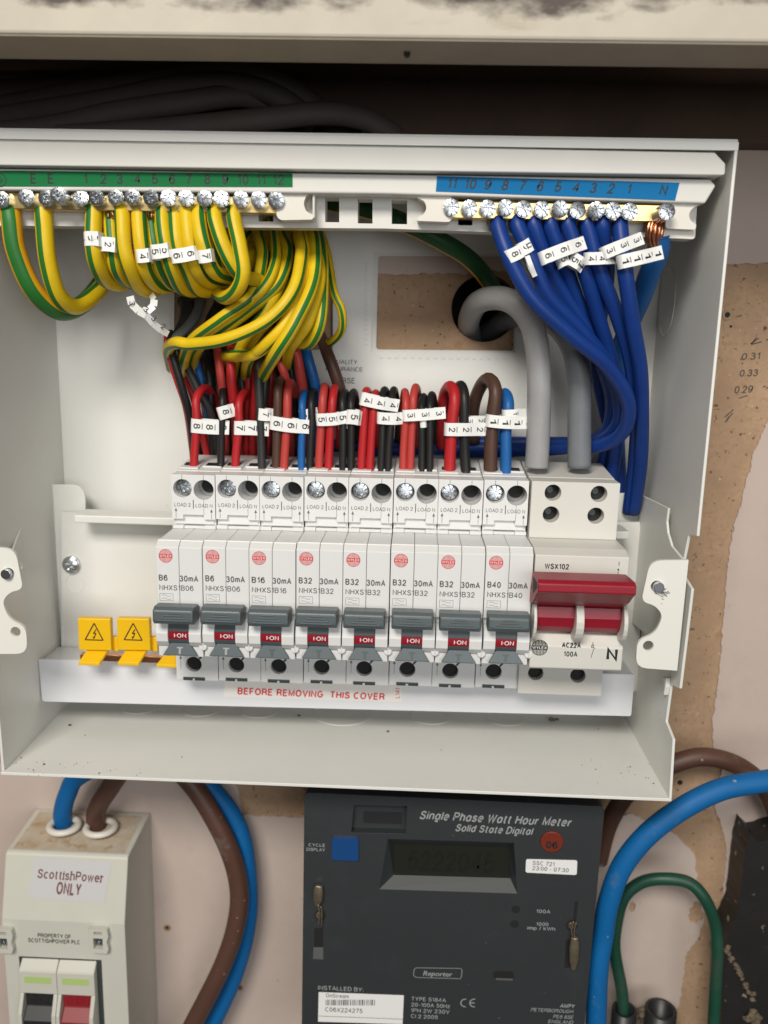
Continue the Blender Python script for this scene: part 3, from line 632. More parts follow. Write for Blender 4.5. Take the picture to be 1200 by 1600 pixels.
    for p in tog.data.polygons: p.use_smooth = False
    lv = MB(); lv.prism([(78.2, z - 25.4), (79, z - 23.4), (86, z - 22.8), (87.9, z - 23.8), (88.2, z - 28.0), (87, z - 29.4), (79, z - 29.6)], x + 1.0, x + wd_ - 1.2)
    lev = lv.build('lever', 'slate', th, bevel=.8, seg=3)
    rg = MB()
    for k, (hw, zz) in enumerate(((2.2, -24.6), (3.4, -25.6), (4.8, -26.6), (5.8, -27.5))):
        rg.box(x + 8.7 - hw, x + 8.7 + hw, 87.9, 88.35 + .04 * k, z + zz - .22, z + zz + .2)
    rg.build('grip_rib', 'slate', lev, bevel=.12)
    ri = MB()
    a0, a1 = -20, 8
    seg_ = 6; vs = []
    for k in range(seg_ + 1):
        a = math.radians(a0 + (a1 - a0) * k / seg_); vs += [(x + 4.85, cd + (cr_ + .14) * math.cos(a), cz + (cr_ + .14) * math.sin(a)), (x + 12.6, cd + (cr_ + .14) * math.cos(a), cz + (cr_ + .14) * math.sin(a))]
    ri.add(vs, [(2 * k, 2 * k + 1, 2 * k + 3, 2 * k + 2) for k in range(seg_)], 0, True)
    dfun = lambda xx, zz: cd + math.sqrt(max(0, (cr_ + .14) ** 2 - (zz - cz) ** 2)) + .06
    ri.text('I·ON', x + 7.0, 0, z - 36.6, 1.5, 4.7, 1, dfun=dfun)
    ri.build('indicator_window', ['red_ind', 'inkwhite'], th, fixn=False)
    tz = MB()
    vs = [(x + 5.2, 79.6, z - 39.4), (x + 12.6, 79.6, z - 39.4), (x + 15.8, 81.0, z - 44.0), (x + 2.4, 81.0, z - 44.0), (x + 5.2, 75.6, z - 40.6), (x + 12.6, 75.6, z - 40.6), (x + 15.8, 79.4, z - 44.6), (x + 2.4, 79.4, z - 44.6)]
    tz.add(vs, [(0, 1, 2, 3), (4, 5, 6, 7), (0, 1, 5, 4), (1, 2, 6, 5), (2, 3, 7, 6), (3, 0, 4, 7)])
    tb = tz.build('test_button', 'slate', th, bevel=.25)
    tl = MB(); dfn = lambda xx, zz: 79.6 + 1.4 * (z - 39.4 - zz) / 4.6 + .2
    tl.text('T', x + 9, 0, z - 43.3, 2.3, 2.4, align='C', dfun=dfn, bold=.15); tl.build('lettering', 'inkpale' if i < 2 else 'darkmetal', tb, fixn=False)  # pale T on the first two breakers is a shine painted in
    # corner screw-slots between neighbours
    cn = MB(); cn.cyl(x + wd_ + .05, 76, 79.6, z - 40.6, 1.75, n=16, r1=1.5); cn.box(x + wd_ - .15, x + wd_ + .2, 79.5, 79.9, z - 42.2, z - 39); rv = cn.build('rivet', 'module', th, bevel=.15)
    # printing
    d = DF + .05; g = MB()
    zz = z
    g.text(rating, x + .9, d, zz - 14.9, 2.0, 5.1 if len(rating) == 3 else 3.4, bold=.1); g.text('30mA', x + 8.9, d, zz - 15, 2.0, 7.2, bold=.1)
    g.text(code, x + 1.0, d, zz - 18.7, 1.85, 13.2)
    bx0, bx1, bz0, bz1 = x + 1.1, x + 6.2, zz - 23, zz - 20.2
    for p, r_ in (((bx0, bz0), (bx1, bz0)), ((bx1, bz0), (bx1, bz1)), ((bx1, bz1), (bx0, bz1)), ((bx0, bz1), (bx0, bz0))): g.line(p, r_, .12, d)
    for base in (-21, -22.2):
        pp = [(x + 1.9 + 3.5 * k / 8, zz + base + .32 * math.sin(k / 8 * 2 * math.pi) * (1 if base > -22 else 1)) for k in range(9)]
        for p, r_ in zip(pp, pp[1:]): g.line(p, r_, .13, d)
    g.build('rating_lettering', 'ink', th, fixn=False)
    du = DT + .05; g = MB()
    g.text('LOAD 2', x + 1.1, du, z + 9.4, 1.35, 6.6, wt=.15); g.text('LOAD N', x + 9.7, du, z + 9.2, 1.35, 6.9, wt=.15)
    arrow(g, x + 1.7, z + 4.6, z + 7.6, du); arrow(g, x + 16.1, z + 4.5, z + 7.4, du)
    a_ = MB(); arrow(a_, x + 2.0, z - 60, z - 55.4, du); a_.build('arrow_print', 'ink', th, fixn=False)
    g.build('terminal_lettering', 'ink', th, fixn=False)
    lg = MB(); logo(lg, x + 3.8, z - 5.3, 2.65, d, 0, 1); lg.build('emblem', ['inkred', 'inkwhite'], th, fixn=False)
    return th
for i, (r_, c_) in enumerate((('B6', 'NHXS1B06'), ('B6', 'NHXS1B06'), ('B16', 'NHXS1B16'), ('B32', 'NHXS1B32'), ('B32', 'NHXS1B32'), ('B32', 'NHXS1B32'), ('B32', 'NHXS1B32'), ('B40', 'NHXS1B40'))):
    breaker(i, r_, c_)

# ------------------------------------------------------------------ main switch
x, z, wd_ = X0 + PITCH * 8 + .4, Z0 + 1.2, 34.9
ms = thing('main_switch', (x + 17.5, 40, z - 66), 'offwhite double width main switch with a wide red handle at the row end', 'main switch')
b = MB()
b.prism([(20, z), (72, z), (DF, z - 1.6), (DF, z - 19), (74, z - 22), (74, z - 32), (76, z - 33.2), (79.4, z - 36.8), (79.4, z - 45.5), (78.5, z - 46.2), (20, z - 46.2)], x, x + wd_)
b.build('front_housing', 'switch', ms, bevel=.35)
holes = [circ(PX(a, c_, 57), PZ(a, c_, 57), 3.25) for a, c_ in ((864, 770), (936, 772), (861, 804), (931, 806))]
ub = MB(); ub.plate([(x + .2, z + .1), (x + wd_ - .4, z + .1), (x + wd_ - .4, z + 22.8), (x + .2, z + 22.8)], holes, 47, 57)
ub.prism([(20, z + .1), (46.9, z + .1), (46.9, z + 23), (20, z + 25.5)], x + .2, x + wd_ - .4); ub.build('terminal_housing', 'switch', ms, bevel=.3)
k_ = MB()
for h in holes:
    cx = sum(p[0] for p in h) / len(h); cz = sum(p[1] for p in h) / len(h); k_.cyl(cx, 47.1, 51.5, cz, 3.24)
k_.build('terminal_well', 'black', ms)  # black plugs paint the darkness inside the upper holes
for h in holes:
    cx = sum(p[0] for p in h) / len(h); cz = sum(p[1] for p in h) / len(h)
    MB().cyl(cx - .5, 51.5, 52.0, cz + .4, 1.4, n=14).build('terminal_screw', 'darkmetal', ms, bevel=.2)
lh = [circ(PX(a, c_, 57), PZ(a, c_, 57), 3.1) for a, c_ in ((837, 1052), (903, 1056))]
lo = MB(); lo.plate([(x - .8, z - 66), (x + wd_ - 1.4, z - 66), (x + wd_ - 1.4, z - 46.3), (x - .8, z - 46.3)], lh, 42, 57); lo.build('lower_terminal', 'switch', ms, bevel=.3)
k_ = MB()
for h in lh:
    cx = sum(p[0] for p in h) / len(h); cz = sum(p[1] for p in h) / len(h); k_.cyl(cx, 42.1, 54, cz, 3.08)
k_.build('wire_port_shade', 'black', ms)  # black plugs paint the darkness inside the lower holes
# handle
hd = MB(); xa, xb = PX(841, 905, 98), PX(996, 910, 98); za, zb_ = PZ(841, 906, 98), PZ(841, 938, 98)
hd.prism([(80, za - 8.6), (83, za - 1.0), (96.5, za - .2), (98.6, za - 1.2), (98.6, za - 4.2), (96.5, za - 5.4), (90, za - 10.2), (84, za - 13.4), (80, za - 13.5)], xa, xb - .2)
han = hd.build('handle', 'red_sw', ms, bevel=.45, seg=3)
dr = MB(); n = 12; cd, cz, cr_ = 74.3, z - 24.6, 7.6
dr.prism([(cd + cr_ * math.cos(2 * math.pi * k / n), cz + cr_ * math.sin(2 * math.pi * k / n)) for k in range(n)], x + 1.2, x + wd_ - 2)
dr.build('drum', 'red_sw', ms, bevel=.5)
MB().add([(xa - .04, d, zz) for d, zz in ((86, za - 2), (96, za - 1.6), (96.5, za - 3.5), (88, za - 8))], [(0, 1, 2, 3)]).build('handle_hollow_shade', 'black', han)  # flat black face, a hollow's shade given as colour
cm = MB()
arcp = [(76, z - 34.4)] + [(75 + 11.0 * math.cos(math.radians(a)), z - 26 + 9.6 * math.sin(math.radians(a))) for a in (-48, -35, -22, -8, 6, 20, 34, 48)] + [(76, z - 17)]
for a, e in ((x - .2, x + 1.0), (x + 15.4, x + 18.4), (x + wd_ - 2.0, x + wd_ - .4)): cm.prism(arcp, a, e)
cm.build('handle_guard', 'switch', ms, bevel=.4, seg=3)
g = MB(); d = DF + .05
g.text('WSX102', PX(851, 888, d), d, PZ(851, 888, d), 1.75, 9.0, bold=.06)
gx = PX(967, 885, d); g.line((gx, PZ(967, 878, d)), (gx, PZ(967, 884, d)), .25, d); zz0, zz1 = PZ(966, 901, d), PZ(966, 890, d); g.line((gx - .1, zz0), (gx - .1, zz1), .2, d)
for zz in (zz0, zz1): g.sheet(circ(gx - .1, zz, .35, 10), d)
g.build('type_lettering', 'inkblack', ms, fixn=False); g = MB(); d = 79.45
g.text('AC22A', PX(878, 1010, d), d, PZ(878, 1011, d), 1.75, 7.1, bold=.08); g.text('100A', PX(881, 1024, d), d, PZ(881, 1025, d), 1.75, 5.1, bold=.08)
g.text('N', PX(947, 1031, d), d, PZ(947, 1030, d), 4.0, 4.2, bold=.05)
qx, qz = PX(926, 1012, d), PZ(926, 1012, d)
for p, r_ in (((0, 2.3), (0, .9)), ((.4, -.6), (-.2, -3.4)), ((.4, -.6), (1, 0)), ((-.2, -3.4), (-.2, -4)), ((-.6, .1), (.5, .1))): g.line((qx + p[0], qz + p[1]), (qx + r_[0], qz + r_[1]), .2, d)
g.add([(xx, d, zz) for r in (.55, .38) for xx, zz in circ(qx, qz + .6, r, 14)], [(i, (i + 1) % 14, 14 + (i + 1) % 14, 14 + i) for i in range(14)])
g.build('rating_lettering', 'inkblack', ms, fixn=False)
lg = MB(); logo(lg, PX(843, 1012, d), PZ(843, 1012, d), 3.15, d, 0, 1); lg.build('emblem', ['inkblack', 'inkwhite'], ms, fixn=False)
gv = MB(); gv.box(x + 6.0, x + 6.12, 79, 79.44, z - 45.3, z - 37.4); gv.box(x + 6.0, x + 6.12, 77.6, 78.04, z - 24.5, z - 2); gv.box(x + 27, x + 27.12, 77.6, 78.04, z - 24.5, z - 2); gv.build('moulding_seam', 'rail', ms)

# ------------------------------------------------------------------ busbar, shields, cover
bb = MB().box(PX(125, 1027, 47), PX(860, 1045, 47), 44, 47, PZ(180, 1034, 47), PZ(180, 1024, 47)).build('copper_busbar', 'copper', bevel=.2)
tag(bb, 'copper busbar running behind the white cover under the breakers', 'busbar')
for k, px in enumerate((147, 208, 290)):
    e = thing('busbar_shield', P(px, 1030, 48), ('yellow plastic shield with a shock warning triangle, nearer the left wall of the box', 'yellow plastic shield with a shock warning triangle, nearer the breakers', 'end clip of a yellow shield poking out under the first breaker')[k], 'busbar shield', 'yellow busbar shields')
    if k < 2:
        MB().plate(poly(50, [(px - 26, 966), (px + 25, 967), (px + 27, 1017), (px - 24, 1016)]), [], 46.5, 50).build('shield_plate', 'yplast', e, bevel=.5)
        MB().plate(poly(47, [(px + 27, 996), (px + 37, 996), (px + 38, 1018), (px + 28, 1018)]), [], 44, 47).build('link', 'yplast', e, bevel=.3)
        t = MB(); a, c_, h = (PX(px, 974, 50.1), PZ(px, 974, 50.1)), (PX(px - 14, 1000, 50.1), PZ(px, 1000, 50.1)), (PX(px + 14, 1000, 50.1), PZ(px, 1000, 50.1))
        for u, v in ((a, c_), (c_, h), (h, a)): t.line(u, v, .5, 50.08)
        cx, cz = a[0], (a[1] + c_[1]) / 2 - 1
        for u, v in (((.7, 2.0), (-.6, .1)), ((-.6, .1), (.6, .4)), ((.6, .4), (-.3, -1.8))): t.line((cx + u[0], cz + u[1]), (cx + v[0], cz + v[1]), .42, 50.09)
        t.add([(cx - .9, 50.09, cz - 1.3), (cx + .2, 50.09, cz - 1.2), (cx - .5, 50.09, cz - 2.4)], [(0, 1, 2)])
        t.build('warning_sign', 'inkblack', e, fixn=False)
    x0, x1 = (PX(px - 16, 1025, 50), PX(px + 16, 1025, 50)) if k < 2 else (PX(252, 1030, 50), PX(285, 1030, 50))
    z1, z0 = PZ(px, 1015 if k < 2 else 1024, 50), PZ(px, 1030 if k < 2 else 1034, 50)
    cl = MB(); cl.add([(x0 + 1.2, 47.2, z1), (x1 + 1.2, 47.2, z1), (x1 - .8, 54, z0), (x0 - 1, 54, z0), (x0 + 1.2, 47.2, z1 - 1.6), (x1 + 1.2, 47.2, z1 - 1.6), (x1 - .8, 54, z0 - 1.4), (x0 - 1, 54, z0 - 1.4)],
                      [(0, 1, 2, 3), (4, 5, 6, 7), (0, 1, 5, 4), (1, 2, 6, 5), (2, 3, 7, 6), (3, 0, 4, 7)])
    cl.build('clip', 'yplast', e, bevel=.3)
cv = thing('busbar_cover', P(530, 1110, 41), 'long white plastic busbar cover strip below the breakers, with a torn warning label', 'cover')
MB().plate(rnd_poly(poly(41, [(60, 1030), (992, 1054), (986, 1119), (66, 1096)]), [.2, .2, 1, 1.5]), [], 39.8, 41).build('front_sheet', 'cover', cv, bevel=.3)
MB().plate(poly(39, [(66, 1032), (990, 1056), (990, 1060), (66, 1036)]), [], 22, 39.7).build('top_flange', 'cover', cv)
st = MB().plate(poly(41.2, [(352, 1062), (628, 1069), (627, 1097), (349, 1089)]), [], 41.02, 41.14).build('warning_label', 'sticker', cv)
t = MB(); t.text('BEFORE REMOVING  THIS COVER', PX(371, 1081, 41.2), 41.2, PZ(371, 1084, 41.2), 2.65, (601 - 371) / 3.57, shear=.06, rot=-.2, bold=.07)
t.build('lettering', 'inkred', st, fixn=False); t = MB(); t.text('L141', PX(624, 1089, 41.2), 41.2, PZ(624, 1091, 41.2), 1.7, 4.6, rot=90); t.build('lettering', 'inkred', st, fixn=False)

# ================================================================== WIRES
def wirething(name, pts, r, mats, label, cat='wire', group=None, world=False, **kw):
    q_ = [Vector(p) if world else Vector(P(*p)) for p in pts]; jr = random.Random(len(label) * 131 + int(q_[0].x * 10))
    amp = .12 * (r if not isinstance(r, list) else r[0])
    for k in range(1, len(q_) - 1): q_[k] += Vector((jr.uniform(-amp, amp), jr.uniform(-amp, amp), jr.uniform(-amp, amp)))
    b = MB(); b.tube(q_, r, **kw)
    o = b.build(name, mats, fixn=False); return tag(o, label, cat, group)
GS = (0, 1, 2, 13, 14, 15)
def earth(pts, r, label, ph=0, mats=('yel', 'grn'), stripe=GS, group='yellow and green earth wires'):
    return wirething('earth_wire', pts, r, mats, label, 'earth wire', group, n=26, stripe=stripe, ph=ph)
earth([(16, 326, 69), (18, 345, 70), (26, 395, 70), (52, 452, 66), (92, 486, 55), (130, 474, 40), (160, 440, 26)], 3.6, 'thick earth wire furthest left on the brass bar, half green', 1.0, ('orng', 'grn'), (0, 1, 2, 3, 4, 5, 13, 14, 15, 16, 17, 18))
earth([(67, 326, 69), (67, 350, 70), (74, 410, 69), (92, 460, 64), (118, 480, 54), (150, 456, 40), (172, 432, 26), (200, 420, 14)], 3.2, 'thick earth wire second from the left on the brass bar, curling right', .9)
ew = [(147, 331, .9), (173, 331, 1.3), (190, 331, .4), (217, 340, 2.3), (236, 336, 1.5), (254, 344, .9), (273, 334, .7), (292, 333, 2.4), (311, 338, 1.9), (337, 336, .6)]
for k, (px, py, ph) in enumerate(ew):
    dx = (0, 2, 4, 3, 6, 5, 7, 5, 8, 14)[k]; yb = (448, 446, 458, 452, 452, 459, 458, 446, 440, 442)[k]
    dd = (0, -3, 1, 0, -4, 1, 0, 1, 2, 2)[k]
    earth([(px, 322, 69), (px, py + 6, 70 + dd), (px + dx, 385, 72 + dd), (px + dx * 2 + 5, 420, 69 + dd), (px + dx * 2 + 22, yb - 8, 59 + dd), (px + dx * 2 + 48, yb - 8, 46), (px + 75 + dx, yb - 40, 34), (px + 98 + dx * .5, 390, 26), (px + 125, 362, 20)], 2.75 if k else 3.0,
          '%s thinner yellow earth wire to the right of the thick pair on the bar' % ('first', 'second', 'third', 'fourth', 'fifth', 'sixth', 'seventh', 'eighth', 'ninth', 'tenth')[k], ph)
earth([(366, 322, 69), (366, 342, 71), (374, 385, 73), (380, 425, 73), (372, 452, 70), (355, 464, 62), (338, 455, 50), (325, 440, 38), (330, 420, 24)], 2.7, 'last earth wire right of the row, hooking back to the left', .6)
bun = [
 ([(400, 345, 22), (404, 370, 34), (410, 402, 46), (394, 460, 55), (348, 497, 58), (304, 530, 50), (288, 556, 40), (284, 590, 20)], 2.3, 2.2, 'earth wire at the upper left of the looped bundle'),
 ([(432, 340, 20), (440, 370, 30), (450, 400, 42), (434, 446, 50), (392, 482, 54), (345, 518, 50), (310, 545, 36), (300, 580, 14)], 2.3, 2.0, 'earth wire in the looped bundle, second band from the upper left'),
 ([(463, 340, 30), (468, 370, 44), (470, 398, 55), (458, 452, 64), (418, 500, 67), (356, 529, 66), (300, 537, 62), (276, 536, 58), (264, 545, 40), (268, 575, 15)], 2.35, 2.6, 'earth wire on the outside of the bundle sweeping to its far left'),
 ([(478, 340, 26), (490, 378, 44), (490, 440, 58), (460, 508, 66), (430, 553, 62), (410, 590, 36), (400, 630, 14)], 2.5, 2.1, 'earth wire down the right front of the bundle, its end lowest'),
 ([(474, 345, 20), (478, 390, 36), (470, 446, 50), (438, 518, 60), (398, 552, 58), (372, 556, 48), (350, 560, 30), (345, 590, 12)], 2.35, .4, 'earth wire along the lower edge of the bundle, bending left'),
 ([(492, 345, 18), (502, 388, 36), (505, 440, 48), (501, 500, 55), (486, 533, 52), (468, 536, 44), (455, 520, 32), (450, 490, 16)], 2.4, 1.9, 'earth wire at the right of the bundle hooking under itself'),
 ([(500, 360, 14), (512, 400, 26), (522, 455, 36), (534, 487, 38), (533, 516, 34), (514, 535, 26), (498, 530, 12)], 1.7, 1.2, 'thin earth wire looping out furthest right of the bundle'),
 ([(446, 345, 18), (450, 385, 32), (444, 428, 44), (418, 486, 54), (394, 512, 54), (376, 540, 48), (366, 570, 30), (362, 600, 12)], 2.2, .8, 'earth wire through the middle of the bundle'),
 ([(485, 355, 12), (496, 400, 30), (492, 450, 42), (478, 500, 48), (462, 525, 44), (448, 545, 30), (440, 580, 12)], 2.1, 2.4, 'earth wire behind the right front strand of the bundle'),
 ([(456, 340, 12), (464, 380, 26), (458, 430, 38), (430, 488, 46), (400, 524, 46), (385, 556, 34), (380, 600, 12)], 2.0, 1.1, 'earth wire seen between the middle strands of the bundle'),
]
bun += [
 ([(420, 345, 10), (425, 380, 24), (426, 420, 36), (410, 455, 44), (370, 490, 46), (325, 520, 40), (298, 548, 28), (296, 590, 10)], 2.1, 1.7, 'earth wire low in the bundle behind its upper left strands'),
 ([(442, 340, 8), (470, 372, 20), (482, 420, 30), (470, 480, 38), (440, 530, 40), (420, 556, 32), (412, 590, 10)], 2.1, .9, 'earth wire deep at the right of the bundle'),
 ([(468, 350, 34), (477, 392, 48), (476, 436, 56), (448, 500, 63), (412, 540, 62), (388, 562, 50), (384, 590, 20)], 2.2, 2.9, 'earth wire between the two longest strands on the bundle front'),
 ([(484, 350, 22), (497, 396, 40), (499, 440, 52), (482, 500, 58), (466, 528, 56), (452, 548, 44), (446, 585, 14)], 2.2, .3, 'earth wire right of the lowest strand on the bundle front'),
 ([(425, 345, 26), (430, 378, 38), (430, 412, 48), (414, 448, 54), (376, 484, 56), (330, 514, 52), (306, 536, 40), (300, 580, 12)], 2.1, 1.4, 'earth wire just under the upper left strand of the bundle'),
 ([(160, 330, 60), (164, 380, 58), (180, 425, 52), (215, 440, 40), (270, 420, 28), (330, 390, 18), (400, 360, 10)], 2.3, .5, 'earth wire set back behind the first thin ones of the row'),
 ([(226, 330, 60), (228, 380, 58), (246, 430, 52), (285, 438, 40), (330, 410, 28), (390, 370, 18), (430, 350, 10)], 2.3, 1.2, 'earth wire set back behind the middle of the row'),
 ([(325, 330, 60), (330, 380, 60), (345, 425, 54), (378, 428, 42), (400, 400, 30), (420, 360, 18)], 2.3, 2.0, 'earth wire set back behind the right end of the row'),
]
for pts, r, ph, lab in bun: earth(pts, r, lab, ph)
wirething('earth_cable', [(490, 306, 30), (525, 316, 33), (575, 326, 36), (630, 348, 38), (690, 375, 36), (735, 408, 28), (768, 448, 12), (778, 475, -20)], 3.6, ('dgrn', 'orng'), 'thick dark green earth cable coming up from the round wall hole', 'earth cable', n=18, stripe=(8, 9), ph=0)

def flat(pts): return pts
CG = 'circuit wires looping into the breaker tops'
def circuit(col, ex, ey, tx, ty, r, leg, label, start=None, d0=40):
    lx, ly = leg
    pts = [(ex, ey + 6, d0), (ex + (tx - ex) * .25, ey - 30, d0), (ex + (tx - ex) * .6, (ey + ty) / 2 - 10, d0), (tx - (lx - tx) * .12, ty + 18, d0 - 1), (tx + (lx - tx) * .25, ty + 1, d0 - 8), (tx + (lx - tx) * .7, ty + 14, d0 - 16), (lx, (ty + ly) / 2, d0 - 22), (lx, ly, d0 - 27)]
    if start: pts += [(lx + (start[0] - lx) * .12, ly + 22, 10), (lx + (start[0] - lx) * .3, ly + 8, 7)] + list(start[1])
    return wirething('circuit_wire', pts, r * .93, col, label, 'wire', CG, n=12, step=6)
circuit('red', 302, 731, 311, 606, 1.9, (343, 700), 'red wire looping into the first breaker beside its 8 tag')
circuit('blk', 345, 721, 348, 606, 1.7, (352, 690), 'black wire into the first breaker behind the upper 8 tag')
circuit('red', 367, 734, 377, 612, 1.9, (402, 690), 'red wire looping into the second breaker behind the 7 tag')
circuit('gblk', 409, 728, 404, 560, 1.9, (415, 640), 'dark wire rising straight from the second breaker into the bundle')
circuit('brn', 431, 734, 436, 594, 2.0, (446, 690), 'thin brown wire into the third breaker through the 6 tag')
circuit('pinkred', 443, 735, 451, 597, 1.95, (462, 690), 'faded red wire beside the thin brown one on the third breaker')
circuit('lblu', 471, 728, 474, 612, 1.7, (482, 690), 'thin light blue wire into the third breaker')
circuit('blk', 484, 728, 488, 611, 1.7, (497, 690), 'black wire right of the thin light blue one')
circuit('pinkred', 498, 736, 506, 604, 1.9, (512, 700), 'paler red wire of the pair into the fourth breaker at the 5 tag')
circuit('red', 513, 736, 521, 605, 1.9, (530, 700), 'bright red wire of the pair into the fourth breaker at the 5 tag')
circuit('blk', 535, 730, 537, 612, 1.75, (545, 690), 'black wire nearer the reds in the fourth breaker pair')
circuit('blk', 548, 730, 550, 612, 1.75, (558, 690), 'black wire further right in the fourth breaker pair')
circuit('red', 564, 737, 571, 609, 1.85, (580, 700), 'left red wire of the pair under the 4 tag')
circuit('red', 577, 737, 586, 613, 1.85, (592, 700), 'right red wire of the pair under the 4 tag')
circuit('blk', 595, 731, 599, 608, 1.7, (608, 690), 'left black wire of the pair behind the lower 4 tag')
circuit('blk', 606, 731, 613, 608, 1.7, (622, 690), 'right black wire of the pair behind the lower 4 tag')
circuit('pinkred', 630, 739, 634, 611, 1.75, (630, 700), 'left faded red wire of the pair at the 3 tag')
circuit('pinkred', 641, 739, 647, 604, 1.75, (655, 700), 'right faded red wire of the pair at the 3 tag')
circuit('blk', 659, 732, 660, 619, 1.7, (666, 690), 'left black wire of the pair behind the 3 tag')
circuit('blk', 671, 732, 673, 616, 1.7, (680, 690), 'right black wire of the pair behind the 3 tag')
circuit('red', 702, 740, 708, 602, 2.6, (690, 700), 'thick red wire looping into the seventh breaker at the 2 tag')
circuit('blk', 728, 733, 724, 601, 2.3, (706, 690), 'thick black wire looping into the seventh breaker')
circuit('brn', 766, 741, 770, 592, 3.0, (740, 690), 'thickest brown wire, a tall loop into the eighth breaker')
circuit('lblu', 790, 735, 793, 614, 2.5, (778, 690), 'thick light blue wire into the breaker beside the main switch')
BG = 'wires dropping behind the breakers from the back opening'
for col, pts, r, lab in (
 ('red', [(262, 520, 30), (262, 545, 34), (276, 590, 34), (292, 640, 30), (300, 700, 22), (305, 740, 14)], 1.5, 'dull red wire furthest left below the earth bundle'),
 ('blk', [(266, 520, 30), (269, 550, 38), (284, 605, 38), (298, 660, 32), (304, 740, 14)], 1.7, 'black wire furthest left below the earth bundle'),
 ('gblk', [(278, 540, 20), (288, 565, 30), (310, 612, 32), (332, 655, 28), (345, 740, 12)], 1.8, 'grey black wire slanting to the second tag'),
 ('red', [(280, 560, 20), (300, 615, 26), (315, 670, 24), (330, 740, 14)], 1.6, 'dark red wire slanting behind the first red loop'),
 ('lblu', [(300, 545, 12), (308, 570, 20), (318, 615, 22), (330, 680, 18), (336, 740, 10)], 1.7, 'bright blue wire among blacks below the bundle'),
 ('blk', [(322, 540, 14), (326, 580, 24), (330, 640, 26), (335, 740, 14)], 1.8, 'upright black wire right of the bright blue one'),
 ('gblk', [(330, 540, 10), (338, 600, 18), (342, 660, 18), (344, 740, 10)], 1.7, 'grey black wire half hidden behind its black neighbour'),
 ('pinkred', [(338, 535, 26), (341, 560, 34), (348, 610, 34), (352, 660, 26), (352, 740, 12)], 1.8, 'faded pink red wire hanging left of the bright red one'),
 ('red', [(363, 525, 26), (362, 555, 36), (362, 600, 38), (368, 650, 32), (372, 740, 12)], 2.0, 'bright red wire hanging from the middle of the bundle'),
 ('blk', [(378, 540, 14), (378, 590, 22), (384, 650, 22), (386, 740, 10)], 1.9, 'black wire between two hanging red wires'),
 ('red', [(374, 550, 10), (374, 600, 16), (378, 660, 18), (390, 740, 10)], 1.7, 'dark red wire behind the black one between two reds'),
 ('red', [(401, 540, 24), (400, 570, 32), (400, 610, 34), (396, 660, 26), (396, 740, 12)], 1.9, 'red wire dropping to the right of the 7 tag'),
 ('blk', [(416, 535, 20), (416, 570, 34), (412, 630, 36), (410, 690, 32), (410, 740, 20)], 2.0, 'black wire dropping into the second breaker'),
 ('blk', [(430, 540, 12), (430, 590, 20), (426, 660, 18), (424, 740, 10)], 1.9, 'black wire behind the thin brown one'),
 ('pinkred', [(436, 540, 22), (440, 570, 30), (448, 600, 28), (455, 680, 18), (455, 740, 10)], 1.8, 'faded red wire dropping behind the brown and red pair'),
 ('blk', [(450, 530, 16), (453, 565, 24), (460, 620, 22), (466, 740, 10)], 1.9, 'black wire right of the faded red drop'),
 ('pinkred', [(456, 515, 26), (463, 550, 34), (472, 600, 32), (474, 640, 24), (474, 740, 10)], 2.0, 'pink red wire left of the thick light blue drop'),
 ('lblu', [(474, 535, 22), (481, 560, 30), (494, 610, 28), (497, 660, 20), (497, 740, 10)], 2.3, 'light blue wire dropping left of the thick brown one'),
 ('brn', [(480, 500, 8), (499, 525, 20), (515, 560, 28), (531, 605, 28), (540, 660, 18), (545, 740, 10)], 2.6, 'thick brown wire slanting down over the printed back plate'),
 ('blk', [(290, 530, 18), (296, 580, 22), (306, 640, 22), (318, 740, 12)], 1.4, 'thin black wire between the two left red drops'),
 ('red', [(310, 540, 8), (316, 600, 14), (322, 660, 14), (326, 740, 10)], 1.4, 'thin dark red wire just behind the bright blue drop'),
 ('gblk', [(352, 530, 12), (352, 590, 20), (358, 650, 20), (360, 740, 10)], 1.5, 'thin grey black wire between the pink red and bright red drops'),
 ('red', [(386, 540, 18), (388, 580, 26), (386, 650, 24), (384, 740, 12)], 1.5, 'thin red wire crossing behind the 7 tag'),
 ('red', [(422, 540, 16), (424, 590, 22), (420, 660, 20), (416, 740, 10)], 1.5, 'thin red wire behind the thin brown loop'),
 ('blk', [(444, 545, 10), (446, 600, 14), (448, 680, 12), (448, 740, 10)], 1.6, 'black wire seen between the brown and faded red loops'),
 ('gblk', [(468, 530, 12), (478, 580, 18), (486, 650, 16), (488, 740, 10)], 1.6, 'grey black wire behind the thin light blue loop'),
): wirething('circuit_wire', pts, r, col, lab, 'wire', BG)
# cables coming through the back opening
for k, (pts, lab) in enumerate((([(300, 425, -30), (310, 470, 4), (300, 505, 22), (275, 528, 32), (262, 540, 34)], 'slack grey flat cable end curling at the left of the back opening'),
    ([(340, 425, -30), (345, 465, 2), (330, 500, 14), (310, 560, 14)], 'grey cable sheath behind the hooked earth wire'),
    ([(385, 430, -30), (390, 470, 0), (380, 520, 10), (372, 570, 12)], 'dark cable sheath in the middle of the back opening'),
    ([(435, 430, -30), (440, 470, 0), (436, 520, 8), (430, 570, 10)], 'dark cable sheath at the right of the back opening'))):
    wirething('sheathed_cable', pts, 3.4, 'dgry' if k < 1 else 'oldblk', lab, 'cable', 'cable sheaths in the back opening', flat=.6)
wirething('sheathed_cable', [(275, 470, -30), (290, 475, 5), (290, 500, 16), (280, 525, 20)], 3, 'oldblk', 'black cable sheath against the left edge of the back opening', 'cable', 'cable sheaths in the back opening')

